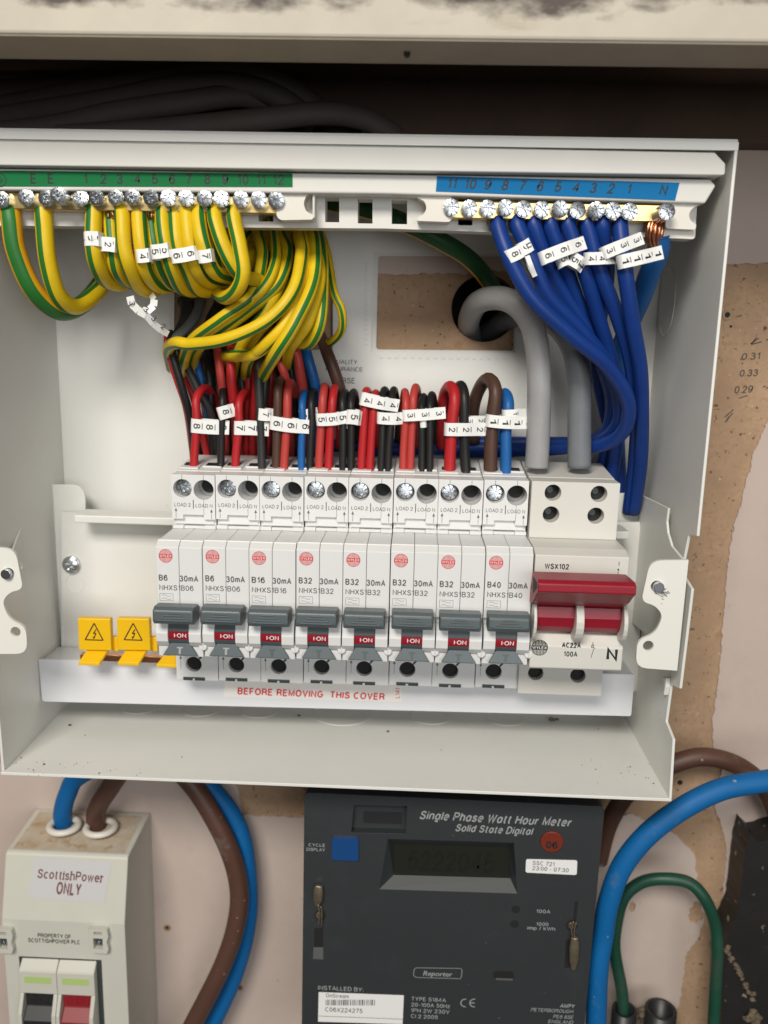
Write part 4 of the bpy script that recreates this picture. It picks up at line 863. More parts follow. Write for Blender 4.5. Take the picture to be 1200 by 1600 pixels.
# neutral wires
NG = 'blue neutral wires from the brass bar'
nb = [
 ('8', [(779, 340, 69), (780, 356, 71), (798, 405, 74), (833, 467, 74), (891, 522, 70), (945, 566, 64), (976, 610, 58), (984, 645, 52), (970, 680, 44), (935, 698, 34), (870, 700, 20), (760, 700, 12), (560, 704, 8)], 2.85),
 ('7', [(809, 340, 69), (810, 356, 71), (830, 405, 71), (857, 463, 68), (906, 515, 62), (950, 570, 54), (968, 620, 46), (964, 665, 38), (930, 690, 26), (860, 692, 15), (740, 692, 9), (500, 697, 7)], 2.85),
 ('6', [(835, 341, 69), (834, 356, 70), (853, 405, 67), (878, 456, 62), (920, 522, 54), (952, 590, 44), (958, 640, 36), (940, 680, 26), (880, 700, 12), (700, 706, 8)], 2.8),
 ('5', [(862, 342, 69), (862, 358, 70), (882, 411, 66), (906, 482, 58), (932, 540, 48), (955, 620, 34), (950, 690, 22), (935, 760, 14)], 2.8),
 ('4', [(889, 343, 69), (889, 358, 70), (915, 432, 67), (940, 510, 58), (958, 575, 48), (966, 650, 36), (958, 720, 24), (945, 790, 14)], 2.8),
 ('3', [(917, 344, 69), (917, 358, 70), (936, 424, 68), (968, 500, 62), (986, 572, 54), (995, 660, 40), (990, 730, 28), (982, 800, 18)], 2.8),
 ('2', [(942, 344, 69), (942, 358, 70), (949, 426, 60), (938, 490, 46), (930, 560, 34), (945, 640, 24), (965, 720, 16), (965, 800, 12)], 2.7),
 ('1', [(969, 345, 69), (968, 360, 71), (975, 420, 73), (989, 502, 68), (1000, 578, 58), (1004, 660, 44), (1000, 730, 32), (990, 800, 20)], 2.85),
]
for nme, pts, r in nb: wirething('neutral_wire', pts, r, 'blu', 'dark blue neutral wire under terminal %s of the blue strip' % nme, 'wire', NG)
cw = MB(); rs = random.Random(2)
for nme, pts, r in nb:
    c0 = Vector(P(*pts[0])); c1 = Vector(P(*pts[1]))
    for k in range(6):
        o = Vector((rs.uniform(-1.2, 1.2), rs.uniform(-1.0, 1.0), 0)); cw.tube([c0 + o + Vector((0, 0, 2)), c1 + o * 1.2 + Vector((0, 0, .2))], .5, n=6, step=2)
wt = wirething('neutral_tail', [(1030, 366, 68), (1026, 395, 64), (1016, 430, 56), (1002, 467, 46), (985, 505, 34), (968, 560, 24), (962, 640, 16), (965, 760, 12)], 4.0, 'lblu', 'thick lighter blue tail under terminal N with bare copper end', 'wire', NG)
cp = MB()
for k in range(11):
    a = k * .6; r0 = 2.6 if k < 8 else 1.2
    cp.tube([P(1024 + 11 * math.cos(a) * .8, 340, 69 + 2 * math.sin(a)), P(1023 + 12 * math.cos(a + .3), 358, 70 + 2.6 * math.sin(a + .3)), P(1022 + 11 * math.cos(a + .5), 374, 69 + 2.4 * math.sin(a + .5)), P(1026 + 9 * math.cos(a + .6), 386, 66.5 + 2 * math.sin(a + .6))], .75, n=7, step=4)
cp.build('bare_strand', 'copper', wt, fixn=False)
cpe = MB()
for k, (nme, pts, r) in enumerate(nb):
    pass
cw_o = cw.build('bare_wire_end', 'copper', fixn=False)
tag(cw_o, 'bare copper wire ends showing between the blue insulation and the neutral bar', 'wire ends')
cw2 = MB()
for px in (16, 67, 147, 173, 190, 217, 236, 254, 273, 292, 311, 337, 366):
    for k in range(4):
        a = P(px + rs.uniform(-5, 5), 322, 69 + rs.uniform(-1, 1)); e_ = P(px + rs.uniform(-5, 5), 340, 70 + rs.uniform(-1, 1)); cw2.tube([a, e_], .55, n=6, step=2)
cw2o = cw2.build('bare_wire_end', 'copper', fixn=False); tag(cw2o, 'bare copper wire ends entering the underside of the long earth bar', 'wire ends')

# grey meter tails
wirething('meter_tail', [(745, 560, -50), (733, 522, -14), (733, 496, 8), (747, 473, 26), (776, 464, 36), (806, 475, 41), (831, 510, 42), (841, 560, 42), (842, 620, 42), (840, 690, 42), (838, 730, 42)], 4.75, 'gry', 'light grey meter tail arching out of the wall hole into the main switch', 'cable', 'grey meter tails', n=20)
wirething('meter_tail', [(735, 545, -60), (760, 522, -26), (790, 500, -2), (826, 488, 16), (862, 500, 30), (890, 535, 38), (904, 590, 40), (907, 650, 40), (905, 730, 40)], 4.75, 'dgry', 'darker grey meter tail passing behind the light one into the main switch', 'cable', 'grey meter tails', n=20)

# ------------------------------------------------------------------ wire markers (folded paper flags)
def marker(px0, py0, px1, py1, hpx, chars, d, wrap, label, thick=2.2, group='white number flags on the wires'):
    a, e = Vector(P(px0, py0, d)), Vector(P(px1, py1, d)); u = (e - a); L = u.length; u = u / L
    v = Vector((-u.z, 0, u.x)); k = (a - Vector(P(px0, py0 + 10, d))).length / 10; h = hpx * k / 2
    wl = L * wrap; tip = .25
    def dp(s):
        if s < .0: return 0
        if s < thick * .6: return thick * math.sqrt(max(0, 1 - (1 - s / (thick * .6)) ** 2))
        if s < wl: return thick
        t = (s - wl) / max(L - wl, .01); t = t * t * (3 - 2 * t); return thick * (1 - t) + tip * t
    ss = [0, .15, .4, .8, 1.3] + [1.3 + (L - 1.3) * j / 9 for j in range(1, 10)]
    prof = [(s, dp(s)) for s in ss] + [(s, -dp(s)) for s in reversed(ss[1:])]
    rs = random.Random(int(px0 * 7 + py0)); b = MB(); n = len(prof); vs = []; bw = rs.uniform(-.7, .7); tw = rs.uniform(-1, 1)
    for sgn in (-1, 1):
        for s, dd in prof: tt = s / L; q_ = a + u * s + v * (sgn * h * (1 + .05 * bw) + bw * h * .45 * (tt - tt * tt) * 2); vs.append((q_.x, d + dd + sgn * tw * .35 * tt, q_.z))
    b.add(vs, [(i, (i + 1) % n, n + (i + 1) % n, n + i) for i in range(n)])
    root = b.build('wire_marker', 'marker', fixn=False)
    so = root.modifiers.new('thickness', 'SOLIDIFY'); so.thickness = .14 * S; so.offset = 0
    tag(root, label, 'wire marker', group)
    t = MB(); m = len(chars); ang = math.degrees(math.atan2(u.z, u.x))
    for j, cch in enumerate(chars):
        s = L * (j + .5) / m
        tt = s / L; bo = bw * h * .45 * (tt - tt * tt) * 2; cpt = a + u * (s - h * .32) + v * (h * .38 + bo)
        f = lambda xx, zz: d + dp((Vector((xx - a.x, 0, zz - a.z))).dot(u)) + .18 + tw * .35 * max(-1, min(1, Vector((xx - a.x, 0, zz - a.z)).dot(v) / h)) * max(0, Vector((xx - a.x, 0, zz - a.z)).dot(u) / L)
        if cch == ' ': continue
        # numerals run up the wire: turned a quarter
        t.text(cch, cpt.x, 0, cpt.z, h * .85, h * .75, rot=ang - 90, dfun=f)
        p0 = a + u * (s + h * .85) + v * (h * .42 + bo); p1 = a + u * (s + h * .85) - v * (h * .42 - bo)
        if (s + h * .95) < L:
            dd = f(p0.x, p0.z); t.line((p0.x, p0.z), (p1.x, p1.z), .28, dd)
    if t.v: t.build('lettering', 'inkblack', root, fixn=False)
    return root
D0 = 40
marker(299, 664, 358, 668, 22, '888', D0, .55, 'white flag reading 8 8 8 on the first breaker red loop')
marker(341, 647, 367, 640, 20, '8', D0, .6, 'small tilted white flag with one 8, behind the first breaker')
marker(366, 668, 420, 671, 21, '777', D0, .3, 'white flag reading 7 7 7 on the second breaker red loop')
marker(403, 646, 428, 648, 19, '7', D0, .6, 'white flag with a 7 on the dark wire of the second breaker')
marker(422, 659, 488, 667, 22, '666', D0 + 1, .45, 'white flag reading 6 6 6 round the thin brown and faded red wires')
marker(468, 651, 497, 646, 19, '66', D0 - 2, .6, 'white flag with two sixes on the thin light blue wire')
marker(494, 655, 543, 651, 20, '555', D0 + 1, .6, 'white flag reading 5 5 5 round the red pair of the fourth breaker')
marker(528, 660, 546, 658, 22, '5', D0 - 2, .8, 'short white flag tucked behind the 5 5 5 flag')
marker(541, 651, 565, 654, 22, '5', D0 + 1, .8, 'short white flag with one 5 round two black wires')
marker(563, 622, 623, 634, 20, '444', D0 + 1, .5, 'white flag reading 4 4 4, highest of the breaker flags')
marker(589, 652, 633, 653, 19, '44', D0 + .5, .6, 'white flag with two fours lower on the black pair')
marker(629, 649, 696, 645, 18, '333', D0 + 1, .42, 'white flag reading 3 3 3 round the faded red pair')
marker(655, 660, 668, 659, 16, ' ', D0, .7, 'blank scrap of white flag below the 3 3 3 flag')
marker(694, 670, 760, 671, 20, '222', D0 + 1, .35, 'white flag reading 2 2 2 on the thick red wire', 2.9)
marker(722, 657, 760, 656, 14, '22', D0 - 1, .5, 'narrow white flag with twos behind the thick red wire')
marker(759, 656, 835, 660, 20, '1111', D0 + 1, .3, 'white flag reading 1 1 1 1 on the thick brown wire', 3.3)
marker(784, 646, 822, 645, 12, '1', D0, .5, 'narrow white flag at the top of the thick light blue wire', 2.8)
DE = 72
marker(133, 375, 161, 375, 22, '11', DE, .9, 'white flag reading 1 1 on the first thin earth wire', 3.2, 'white number flags on the earth wires')
marker(159, 383, 186, 385, 22, '2', DE - 1.5, .9, 'white flag with a 2 among the earth wires', 3, 'white number flags on the earth wires')
marker(202, 386, 214, 386, 20, '2', DE - 10, .9, 'shaded white flag with a 2 set back among the earth wires', 2.6, 'white number flags on the earth wires')
marker(214, 401, 238, 399, 22, '4', DE, .9, 'white flag with a 4 on an earth wire', 3, 'white number flags on the earth wires')
marker(237, 395, 269, 391, 23, '55', DE + 1.5, .9, 'white flag reading 5 5 across two earth wires', 3, 'white number flags on the earth wires')
marker(268, 402, 311, 395, 23, '66', DE + 1.5, .9, 'white flag reading 6 6 across two earth wires', 3, 'white number flags on the earth wires')
marker(310, 402, 335, 399, 21, '7', DE + 2, .9, 'white flag with a 7 on an earth wire', 3, 'white number flags on the earth wires')
DN = 74
GN = 'white number flags on the blue wires'
marker(788, 404, 816, 391, 22, '8', DN, .9, 'white flag with an 8 on the leftmost blue wire', 3.0, GN)
marker(808, 393, 830, 381, 22, '10', DN - 2, .9, 'white flag with a 1 and 0 on the second blue wire', 3.0, GN)
marker(823, 400, 836, 432, 8, ' ', DN + 1, .4, 'loose blank flag end dangling on the second blue wire', 1.5, GN)
marker(842, 406, 914, 379, 21, '666', DN - 2, .55, 'white flag reading 6 6 6 sloping across three blue wires', 3.0, GN)
marker(869, 412, 889, 404, 20, '5', DN - 4, .9, 'white flag with a 5 under the sloping 6 6 6 flag', 3.0, GN)
marker(890, 404, 912, 417, 22, '51', DN - 3, .6, 'white flag drooping to the right between 6 6 6 and 4 4 4', 2.6, GN)
marker(912, 405, 962, 402, 20, '444', DN - 2, .6, 'white flag reading 4 4 4 on the blue wires', 3.0, GN)
marker(938, 398, 1004, 372, 20, '333', DN - 1, .4, 'white flag reading 3 3 sloping up over the 4 4 4 flag', 3.0, GN)
marker(964, 411, 1035, 394, 22, '1111', DN + 1, .4, 'white flag reading 1 1 1 beside the copper strands', 3.1, GN)
rib = MB(); pth = [P(*p) for p in ((203, 463, 62), (206, 475, 62), (216, 485, 63), (228, 492, 64), (240, 506, 62), (252, 516, 60), (263, 522, 58))]
for a, e in zip(pth, pth[1:]):
    a, e = Vector(a), Vector(e); u = (e - a).normalized(); v = Vector((-u.z, .3, u.x)) * 1.6
    rib.add([a - v, e - v, e + v, a + v], [(0, 1, 2, 3)], 0)
rib2 = [P(*p) for p in ((236, 460, 58), (241, 468, 60), (240, 478, 60), (230, 487, 61), (222, 484, 62))]
for a, e in zip(rib2, rib2[1:]):
    a, e = Vector(a), Vector(e); u = (e - a).normalized(); v = Vector((-u.z, .3, u.x)) * 1.5
    rib.add([a - v, e - v, e + v, a + v], [(0, 1, 2, 3)], 0)
t3 = []
for ch_, (px, py, dd, ro) in (('3', (203, 474, 62.6, -80)), ('3', (226, 486, 64.6, -45)), ('3', (238, 500, 63, -50)), ('2', (253, 513, 60.6, -35))): t3.append((ch_, px, py, dd, ro))
rb = rib.build('wire_marker', 'marker'); tag(rb, 'loose twisted white ribbon of 3 tags dangling left of the bundle', 'wire marker', 'white number flags on the earth wires')
so = rb.modifiers.new('thickness', 'SOLIDIFY'); so.thickness = .0002; so.offset = 0
t = MB()
for ch_, px, py, dd, ro in t3: q_ = P(px, py, dd + .4); t.text(ch_, q_[0], dd + .5, q_[2], 1.8, 1.6, rot=ro, align='C')
t.build('lettering', 'inkblack', rb, fixn=False)

# ================================================================== LOOSE CABLES ON TOP OF THE BOX
for k, (pts, r, lab) in enumerate((
 ([(-150, 185, 20), (0, 166, 30), (150, 142, 40), (300, 118, 46), (400, 118, 46), (470, 150, 40), (520, 190, 34), (560, 215, 30)], 4.6, 'dark loose cable arching highest above the box and falling to the right'),
 ([(-150, 200, 30), (0, 182, 38), (160, 156, 46), (290, 134, 50), (380, 132, 50), (450, 158, 46), (490, 195, 40)], 4.2, 'dark loose cable just inside the highest arch above the box'),
 ([(-120, 215, 50), (60, 202, 52), (180, 178, 54), (290, 158, 54), (370, 148, 50), (420, 160, 44), (400, 178, 40), (330, 186, 40), (220, 204, 40)], 4.2, 'dark loose cable turning back on itself in the middle of the coil'),
 ([(-100, 150, 14), (60, 138, 18), (200, 120, 20), (320, 105, 20), (450, 112, 16)], 4.2, 'dark loose cable at the back of the coil under the shelf'),
 ([(-100, 128, 10), (80, 118, 12), (240, 106, 12), (360, 96, 12)], 3.8, 'dark loose cable highest at the back, mostly hidden by the shelf'),
 ([(90, 214, 60), (250, 203, 60), (400, 186, 60), (500, 178, 56), (570, 188, 50), (620, 215, 44)], 4.2, 'dark loose cable lying lowest along the box top'))):
    wirething('loose_cable', pts, r, 'cable_top', lab, 'cable', 'dark cables coiled on top of the box', flat=.75)

# ================================================================== ISOLATOR (bottom left)
xl, xr = -185.0, -127.0
z1, z2 = PZ(100, 1337, 36), PZ(100, 1440, 44); zbk = z1 + 3
iso = thing('isolator_switch', ((xl + xr) / 2, 20, z2 - 90), 'cream isolator box with black and red rockers and a supply sticker', 'isolator')
MB().prism([(0, zbk - 120), (0, zbk - .5), (4, zbk), (34.5, z1 + .8), (36, z1), (44, z2), (44, zbk - 120)], xl, xr).build('housing', 'iso', iso, bevel=1.6, seg=4)
MB().add([(xl + 3, 5, zbk + .08), (xr - 3, 5, zbk + .08), (xr - 2.5, 33.5, z1 + .98), (xl + 2.5, 33.5, z1 + .98)], [(0, 1, 2, 3)]).build('dust_film', 'iso_top', iso)
gr = MB()
for px, py in ((100, 1290), (157, 1293)):
    v = Vector((px - 600., py - 800., F)); zz = zbk + 1.6; kk = zz / v.dot(_U); cx, cd = v.dot(_X) * kk, W - v.dot(_N) * kk
    gr.tube([(cx + 6.6 * math.cos(a * math.pi / 8), cd + 6.6 * math.sin(a * math.pi / 8), zz) for a in range(16)], 1.5, closed=True, n=8, step=2, flat=1.2)
gr.build('grommet', 'clip', iso)
fz = lambda zz: 36 + 8 * (z1 - zz) / (z1 - z2)
stq = [(55, 1339), (175, 1347), (163, 1410), (43, 1402)]
sv = []
for off in (.06,):
    for px, py in stq:
        d = 40
        for _k in range(6): d = fz(PZ(px, py, d))
        sv.append((PX(px, py, d), d + off + .1, PZ(px, py, d)))
sk = MB().add(sv, [(0, 1, 2, 3)]).build('supply_sticker', 'clear', iso)
dfi = lambda xx, zz: fz(zz) + .22
t = MB(); t.text('ScottishPower', PX(58, 1371, 39), 0, PZ(58, 1371, 39), 3.5, 31, shear=.06, rot=-1.5, dfun=dfi, wt=.19, slab=True); t.text('ONLY', PX(87, 1396, 41), 0, PZ(87, 1396, 41), 4.6, 11.6, shear=.05, rot=-1.5, bold=.16, dfun=dfi); t.build('lettering', 'inkbrown', sk, fixn=False)
t = MB(); d = 44.06; t.text('PROPERTY OF', PX(59, 1464, d), d, PZ(59, 1464, d), 1.85, 15.6, wt=.21); t.text('SCOTTISHPOWER PLC', PX(44, 1470.5, d), d, PZ(44, 1471.5, d), 1.85, 24.5, wt=.21); t.build('lettering', 'inkblack', iso, fixn=False)
for k, px in enumerate((10, 158)):
    c1 = PX(px, 1465, 44); cz = PZ(px, 1465, 44)
    hb = MB().plate(rnd_poly([(c1 - 4.2, cz - 6), (c1 + 3.6, cz - 6), (c1 + 4.4, cz - 3.4), (c1 + 3.6, cz), (c1 + 4.6, cz + 3), (c1 + 4, cz + 6.4), (c1 - 4.2, cz + 6.4)], .8), [[(c1 - 2.6, cz - 3.9), (c1 + 1.8, cz - 3.9), (c1 + 1.8, cz + 1.8), (c1 - 2.6, cz + 1.8)], [(c1 - 2.2, cz + 3.6), (c1 + 1.6, cz + 3.6), (c1 + 1.6, cz + 5.2), (c1 - 2.2, cz + 5.2)]], 44, 47).build('cover_latch', 'iso', iso, bevel=.3)
    MB().box(c1 - 2.7, c1 + 1.9, 44.02, 44.2, cz - 4, cz + 5.3).build('latch_recess', 'darkmetal', hb)
    screw(SCREW_MOD, 'latch_screw', hb, c1 - .4, 45.6, cz - 1.2, .7, sc=.62)
# twin rocker module
ax0, ax1 = PX(30, 1520, 48), PX(147, 1520, 48); az = PZ(90, 1520, 48)
MB().box(ax0 - 1.6, ax1 + 2.2, 43.9, 44.15, az - 60, az + 4.6).build('rocker_opening', 'darkmetal', iso)
mm = MB()
for a, e in ((ax0, (ax0 + ax1) / 2 - .1), ((ax0 + ax1) / 2 + .1, ax1)):
    w2 = e - a
    mm.prism([(44.2, az + 4.2), (48, az + .8), (48.4, az), (48.4, az - 11.5), (44.2, az - 11.5)], a, e)
    mm.prism([(44.2, az - 11.6), (48.3, az - 11.6), (52, az - 20), (52.5, az - 32), (44.2, az - 40)], a, a + 1.7); mm.prism([(44.2, az - 11.6), (48.3, az - 11.6), (52, az - 20), (52.5, az - 32), (44.2, az - 40)], e - 1.9, e)
mod = mm.build('rocker_module', 'iso', iso, bevel=.4, seg=3)
for k, (a, e) in enumerate(((ax0, (ax0 + ax1) / 2 - .1), ((ax0 + ax1) / 2 + .1, ax1))):
    MB().box(a + 2.4, e - 2.6, 48.42, 48.55, az - 5.8, az - 2.4).build('status_window', 'tag_green', mod)
    rk = MB().prism([(45, az - 12), (47, az - 12), (46.8, az - 19), (51, az - 24), (52, az - 45), (45, az - 45)], a + 1.8, e - 2.0).build('rocker', ('blksw', 'redsw')[k], iso, bevel=.4)
    t = MB(); dfr = lambda xx, zz: 47.12; t.text('O OFF', a + 3.2, 47.08, az - 17.4, 3.6, 12.2); t.build('lettering', ('gblk', 'red_ind')[k], rk, fixn=False)

# ================================================================== CABLES BELOW
def on(px, py, d): return P(px, py, d)
wirething('supply_cable', [(100, 1292, 14), (98, 1268, 16), (106, 1240, 18), (126, 1212, 18), (200, 1180, 18), (280, 1195, 18), (336, 1240, 17), (374, 1300, 16), (388, 1380, 14), (386, 1450, 14), (366, 1530, 14), (330, 1605, 14), (305, 1650, 14)], 4.4, 'bigblu', 'blue cable arching from the isolator and down behind the brown one', 'cable', 'supply cables at the isolator', n=18)
wirething('supply_cable', [(152, 1294, 15), (152, 1268, 17), (170, 1232, 21), (204, 1192, 24), (248, 1184, 25), (300, 1226, 25), (346, 1300, 25), (370, 1370, 24), (372, 1430, 24), (350, 1505, 24), (300, 1605, 24), (275, 1650, 24)], 4.6, 'bigbrn', 'brown cable arching from the isolator and down in front of the blue one', 'cable', 'supply cables at the isolator', n=18)
wirething('service_cable', [(1290, 1206, 40), (1200, 1221, 42), (1117, 1239, 44), (1032, 1287, 46), (978, 1346, 46), (953, 1410, 46), (941, 1462, 44), (936, 1515, 44), (931, 1600, 44), (928, 1680, 44)], 4.7, 'bigblu', 'thick blue cable sweeping down the right of the dark meter', 'cable', n=20)
wirething('service_cable', [(935, 1345, 14), (955, 1280, 16), (998, 1222, 18), (1055, 1192, 18), (1103, 1183, 18), (1155, 1198, 18), (1198, 1234, 18), (1225, 1300, 16)], 4.3, 'bigbrn', 'brown cable arching behind the fuse box corner at right', 'cable', n=18)
wirething('earth_lead', [(976, 1660, 20), (974, 1580, 20), (972, 1543, 20), (962, 1487, 20), (964, 1445, 20), (975, 1403, 20), (1001, 1380, 20), (1038, 1373, 22), (1077, 1380, 24), (1103, 1406, 26), (1117, 1447, 24), (1120, 1487, 25), (1117, 1543, 25), (1112, 1660, 25)], 2.9, 'egrn', 'dark green earth lead bent in an arch on the wall', 'cable', n=16)

# ================================================================== METER
dm = 56.0
mx0, mx1, mzt, mzb = PX(472, 1245, dm), PX(945, 1262, dm), PZ(700, 1249, dm), PZ(700, 1700, dm)
me = thing('electricity_meter', ((mx0 + mx1) / 2, 30, mzb), 'charcoal electricity meter with small dark display and a blue button', 'meter')
mw = lambda px, py: (PX(px, py, dm), PZ(px, py, dm))
win = [mw(606, 1311), mw(803, 1317), mw(808, 1396), mw(593, 1389)]
MB().plate(rnd_poly([(mx0, mzb), (mx1 - 1.5, mzb), (mx1, mzt - .5), (mx0 + 1, mzt + .5)], 2.5), [win, [mw(553, 1258), mw(636, 1260), mw(634, 1303), mw(549, 1301)]], 48, dm).build('front_panel', 'meter', me, bevel=.7, seg=3)
MB().box(mx0 + 2, mx1 - 1, 2, 47.9, mzb, mzt + 1.5).build('case', 'meter', me, bevel=1.5)
lw = MB()
A = [P(*p, 50.5) for p in ((615, 1318), (797, 1323), (797, 1372), (615, 1367))]
B_ = [(q_[0], dm - .05, q_[1]) for q_ in win]
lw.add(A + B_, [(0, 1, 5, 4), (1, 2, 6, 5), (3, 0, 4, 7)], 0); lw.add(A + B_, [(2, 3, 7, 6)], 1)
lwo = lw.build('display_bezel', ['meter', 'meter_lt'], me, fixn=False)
ds = MB().plate(poly(50.3, [(612, 1312), (802, 1318), (802, 1376), (612, 1370)]), [], 48.5, 50.2).build('display', 'lcd', me)
t = MB(); t.text('5222045', PX(636, 1358, 50.3), 50.3, PZ(636, 1358, 50.3), 8.5, 38, shear=.08); t.build('digits', 'lcdseg', ds, fixn=False)
np_ = MB().plate(poly(52, [(550, 1256), (638, 1258), (636, 1305), (546, 1303)]), [], 48.2, 52).build('nameplate_recess', 'meter', me)
MB().plate(poly(52.3, [(568, 1268), (628, 1270), (628, 1288), (568, 1286)]), [], 52.05, 52.2).build('raised_panel', 'blksw', np_)
MB().plate(rnd_poly(poly(dm + 1.2, [(519, 1309), (560, 1310), (560, 1346), (518, 1344)]), 1.2), [], dm - .5, dm + 1.2).build('cycle_button', 'btn', me, bevel=.6, seg=3)
d = dm + .06
t = MB()
def mt(s, px, py, h, wpx, mi=0, **kw):
    kw.setdefault('wt', .17 if h < 2 else .2); t.text(s, PX(px, py, d), d, PZ(px, py, d), h, wpx / 3.62, mi, **kw)
mt('Single Phase Watt Hour Meter', 655, 1279, 3.5, 233, shear=.25, bold=.1, rot=-.6); mt('Solid State Digital', 711, 1298, 3.0, 119, shear=.25, bold=.1, rot=-.6)
t.build('title_lettering', 'inkpale', me, fixn=False); t = MB()
mt('CYCLE', 482, 1322, 1.3, 26, bold=.05); mt('DISPLAY', 479, 1329, 1.3, 29, bold=.05)
t.build('button_lettering', 'inkpale', me, fixn=False); t = MB()
mt('100A', 838, 1426, 1.5, 22, bold=.04); mt('1000', 838, 1446, 1.5, 19, bold=.04); mt('imp / kWh', 824, 1452, 1.5, 44, bold=.04)
t.build('pulse_lettering', 'inkpale', me, fixn=False); t = MB()
mt('Reporter', 661, 1524, 2.3, 46, shear=.25, bold=.08, serif=True)
for a, c_ in (((650, 1512), (720, 1513)), ((650, 1527), (719, 1529))): t.line(mw(*a), mw(*c_), .25, d)
for a, c_ in (((647, 1515), (646, 1524)), ((722, 1516), (721, 1526)), ((647, 1515), (650, 1512)), ((646, 1524), (650, 1527)), ((720, 1513), (722, 1516)), ((721, 1526), (719, 1529))): t.line(mw(*a), mw(*c_), .25, d)
t.build('framed_lettering', 'inkpale', me, fixn=False); t = MB()
mt('INSTALLED BY:', 497, 1546, 1.9, 74, bold=.06)
t.build('installer_lettering', 'inkpale', me, fixn=False); t = MB()
mt('TYPE 5184A', 643, 1563, 1.75, 56, bold=.06); mt('20-100A 50Hz', 642, 1572, 1.75, 64, bold=.06); mt('1PH 2W 230V', 642, 1581, 1.75, 63, bold=.06); mt('Cl 2 2006', 642, 1590, 1.75, 44, bold=.06)
t.build('rating_lettering', 'inkpale', me, fixn=False); t = MB()
t.text('AMPY', *[PX(897, 1575, d), d, PZ(897, 1575, d)], 1.7, 23 / 3.62, align='R', shear=.2, bold=.05)
for s, py, ww in (('PETERBOROUGH', 1583, 68), ('PE6 8SE', 1592, 32), ('ENGLAND', 1600, 40)): t.text(s, PX(895, py, d), d, PZ(895, py, d), 1.6, ww / 3.62, align='R', shear=.2, wt=.15)
t.build('address_lettering', 'inkpale', me, fixn=False); t = MB()
for cx, a0, a1 in ((727, 100, 260), (741, 100, 260)):
    c0 = mw(cx, 1567); pp = arc(c0[0], c0[1], 2.0, a0 - 20, a1 + 20, 10)
    for p, r_ in zip(pp, pp[1:]): t.line(p, r_, .5, d)
c0 = mw(741, 1567); t.line((c0[0] - 1.8, c0[1]), (c0[0] + .2, c0[1]), .5, d)
t.build('conformity_mark', 'inkpale', me, fixn=False)
sd = MB().cyl(PX(862, 1314, dm), dm - .5, dm + 1.0, PZ(862, 1314, dm), 4.9, n=32).build('red_seal', 'seal_red', me, bevel=.3)
t = MB(); t.text('06', PX(862, 1325, dm + 1.1), dm + 1.1, PZ(862, 1325, dm + 1.1), 2.8, 5, align='C', bold=.1); t.build('lettering', 'blksw', sd, fixn=False)
s1 = MB().plate(rnd_poly([mw(822, 1342), mw(902, 1344), mw(901, 1367), mw(821, 1363)], 1), [], dm + .02, dm + .14).build('tariff_sticker', 'marker', me)
t = MB(); dd = dm + .2
t.text('SSC 721', PX(832, 1351, dd), dd, PZ(832, 1351, dd), 1.7, 9.4, rot=-1.5); t.text('23:00 - 07:30', PX(831, 1359, dd), dd, PZ(831, 1359, dd), 1.7, 15.8, rot=-1.5); t.build('lettering', 'ink', s1, fixn=False)
s2 = MB().plate([mw(498, 1550), mw(631, 1555), mw(629, 1600), mw(497, 1596)], [], dm + .02, dm + .14).build('installer_sticker', 'marker', me)
t = MB(); t.text('OnStream', PX(509, 1558, dd), dd, PZ(509, 1558, dd), 1.8, 10.4); t.text('C06X224275', PX(508, 1580, dd), dd, PZ(508, 1580, dd), 2.0, 17)
rs = random.Random(8); xx = 509
while xx < 587:
    w_ = rs.choice((.9, 1.4, 2.2)); a = mw(xx, 1561.5); c_ = mw(xx + w_, 1570.5); t.add([(a[0], dd, a[1]), (c_[0], dd, a[1]), (c_[0], dd, c_[1]), (a[0], dd, c_[1])], [(0, 1, 2, 3)]); xx += w_ + rs.choice((1, 1.6, 2.2))
t.line(mw(498, 1587), mw(629, 1592), .25, dd)
t.build('lettering', 'ink', s2, fixn=False)
t = MB()
for px, py in ((806, 1421), (804, 1444)): t.cyl(PX(px, py, dm), dm, dm + .05, PZ(px, py, dm), 1.9, n=20)
t.plate(rnd_poly([mw(771, 1517), mw(803, 1518), mw(803, 1530), mw(770, 1529)], 1.5), [], dm + .01, dm + .05)
t.plate([mw(491, 1450), mw(505, 1450), mw(505, 1480), mw(491, 1480)], [], dm + .01, dm + .04); t.cyl(PX(500, 1430, dm), dm, dm + .05, PZ(500, 1430, dm), 2.6, n=18); t.cyl(PX(893, 1446, dm), dm, dm + .05, PZ(893, 1446, dm), 2.6, n=18)
t.plate(rnd_poly([mw(898, 1408), mw(904, 1408), mw(900, 1440), mw(895, 1440)], .5), [], dm + .01, dm + .04); t.plate([mw(884, 1470), mw(900, 1462), mw(902, 1512), mw(882, 1512)], [], dm + .01, dm + .04)
t.build('panel_recess_shade', 'black', me)  # flat black shapes on the panel, recess shade given as colour
t = MB(); t.plate([mw(490, 1480), mw(505, 1480), mw(505, 1499), mw(489, 1498)], [], dm + .01, dm + .1); t.build('recess_ledge', 'meter_lt', me); t = MB(); t.plate([mw(775, 1528), mw(801, 1529), mw(801, 1532), mw(775, 1531)], [], dm + .01, dm + .08); t.build('recess_ledge', 'meter_lt', me)
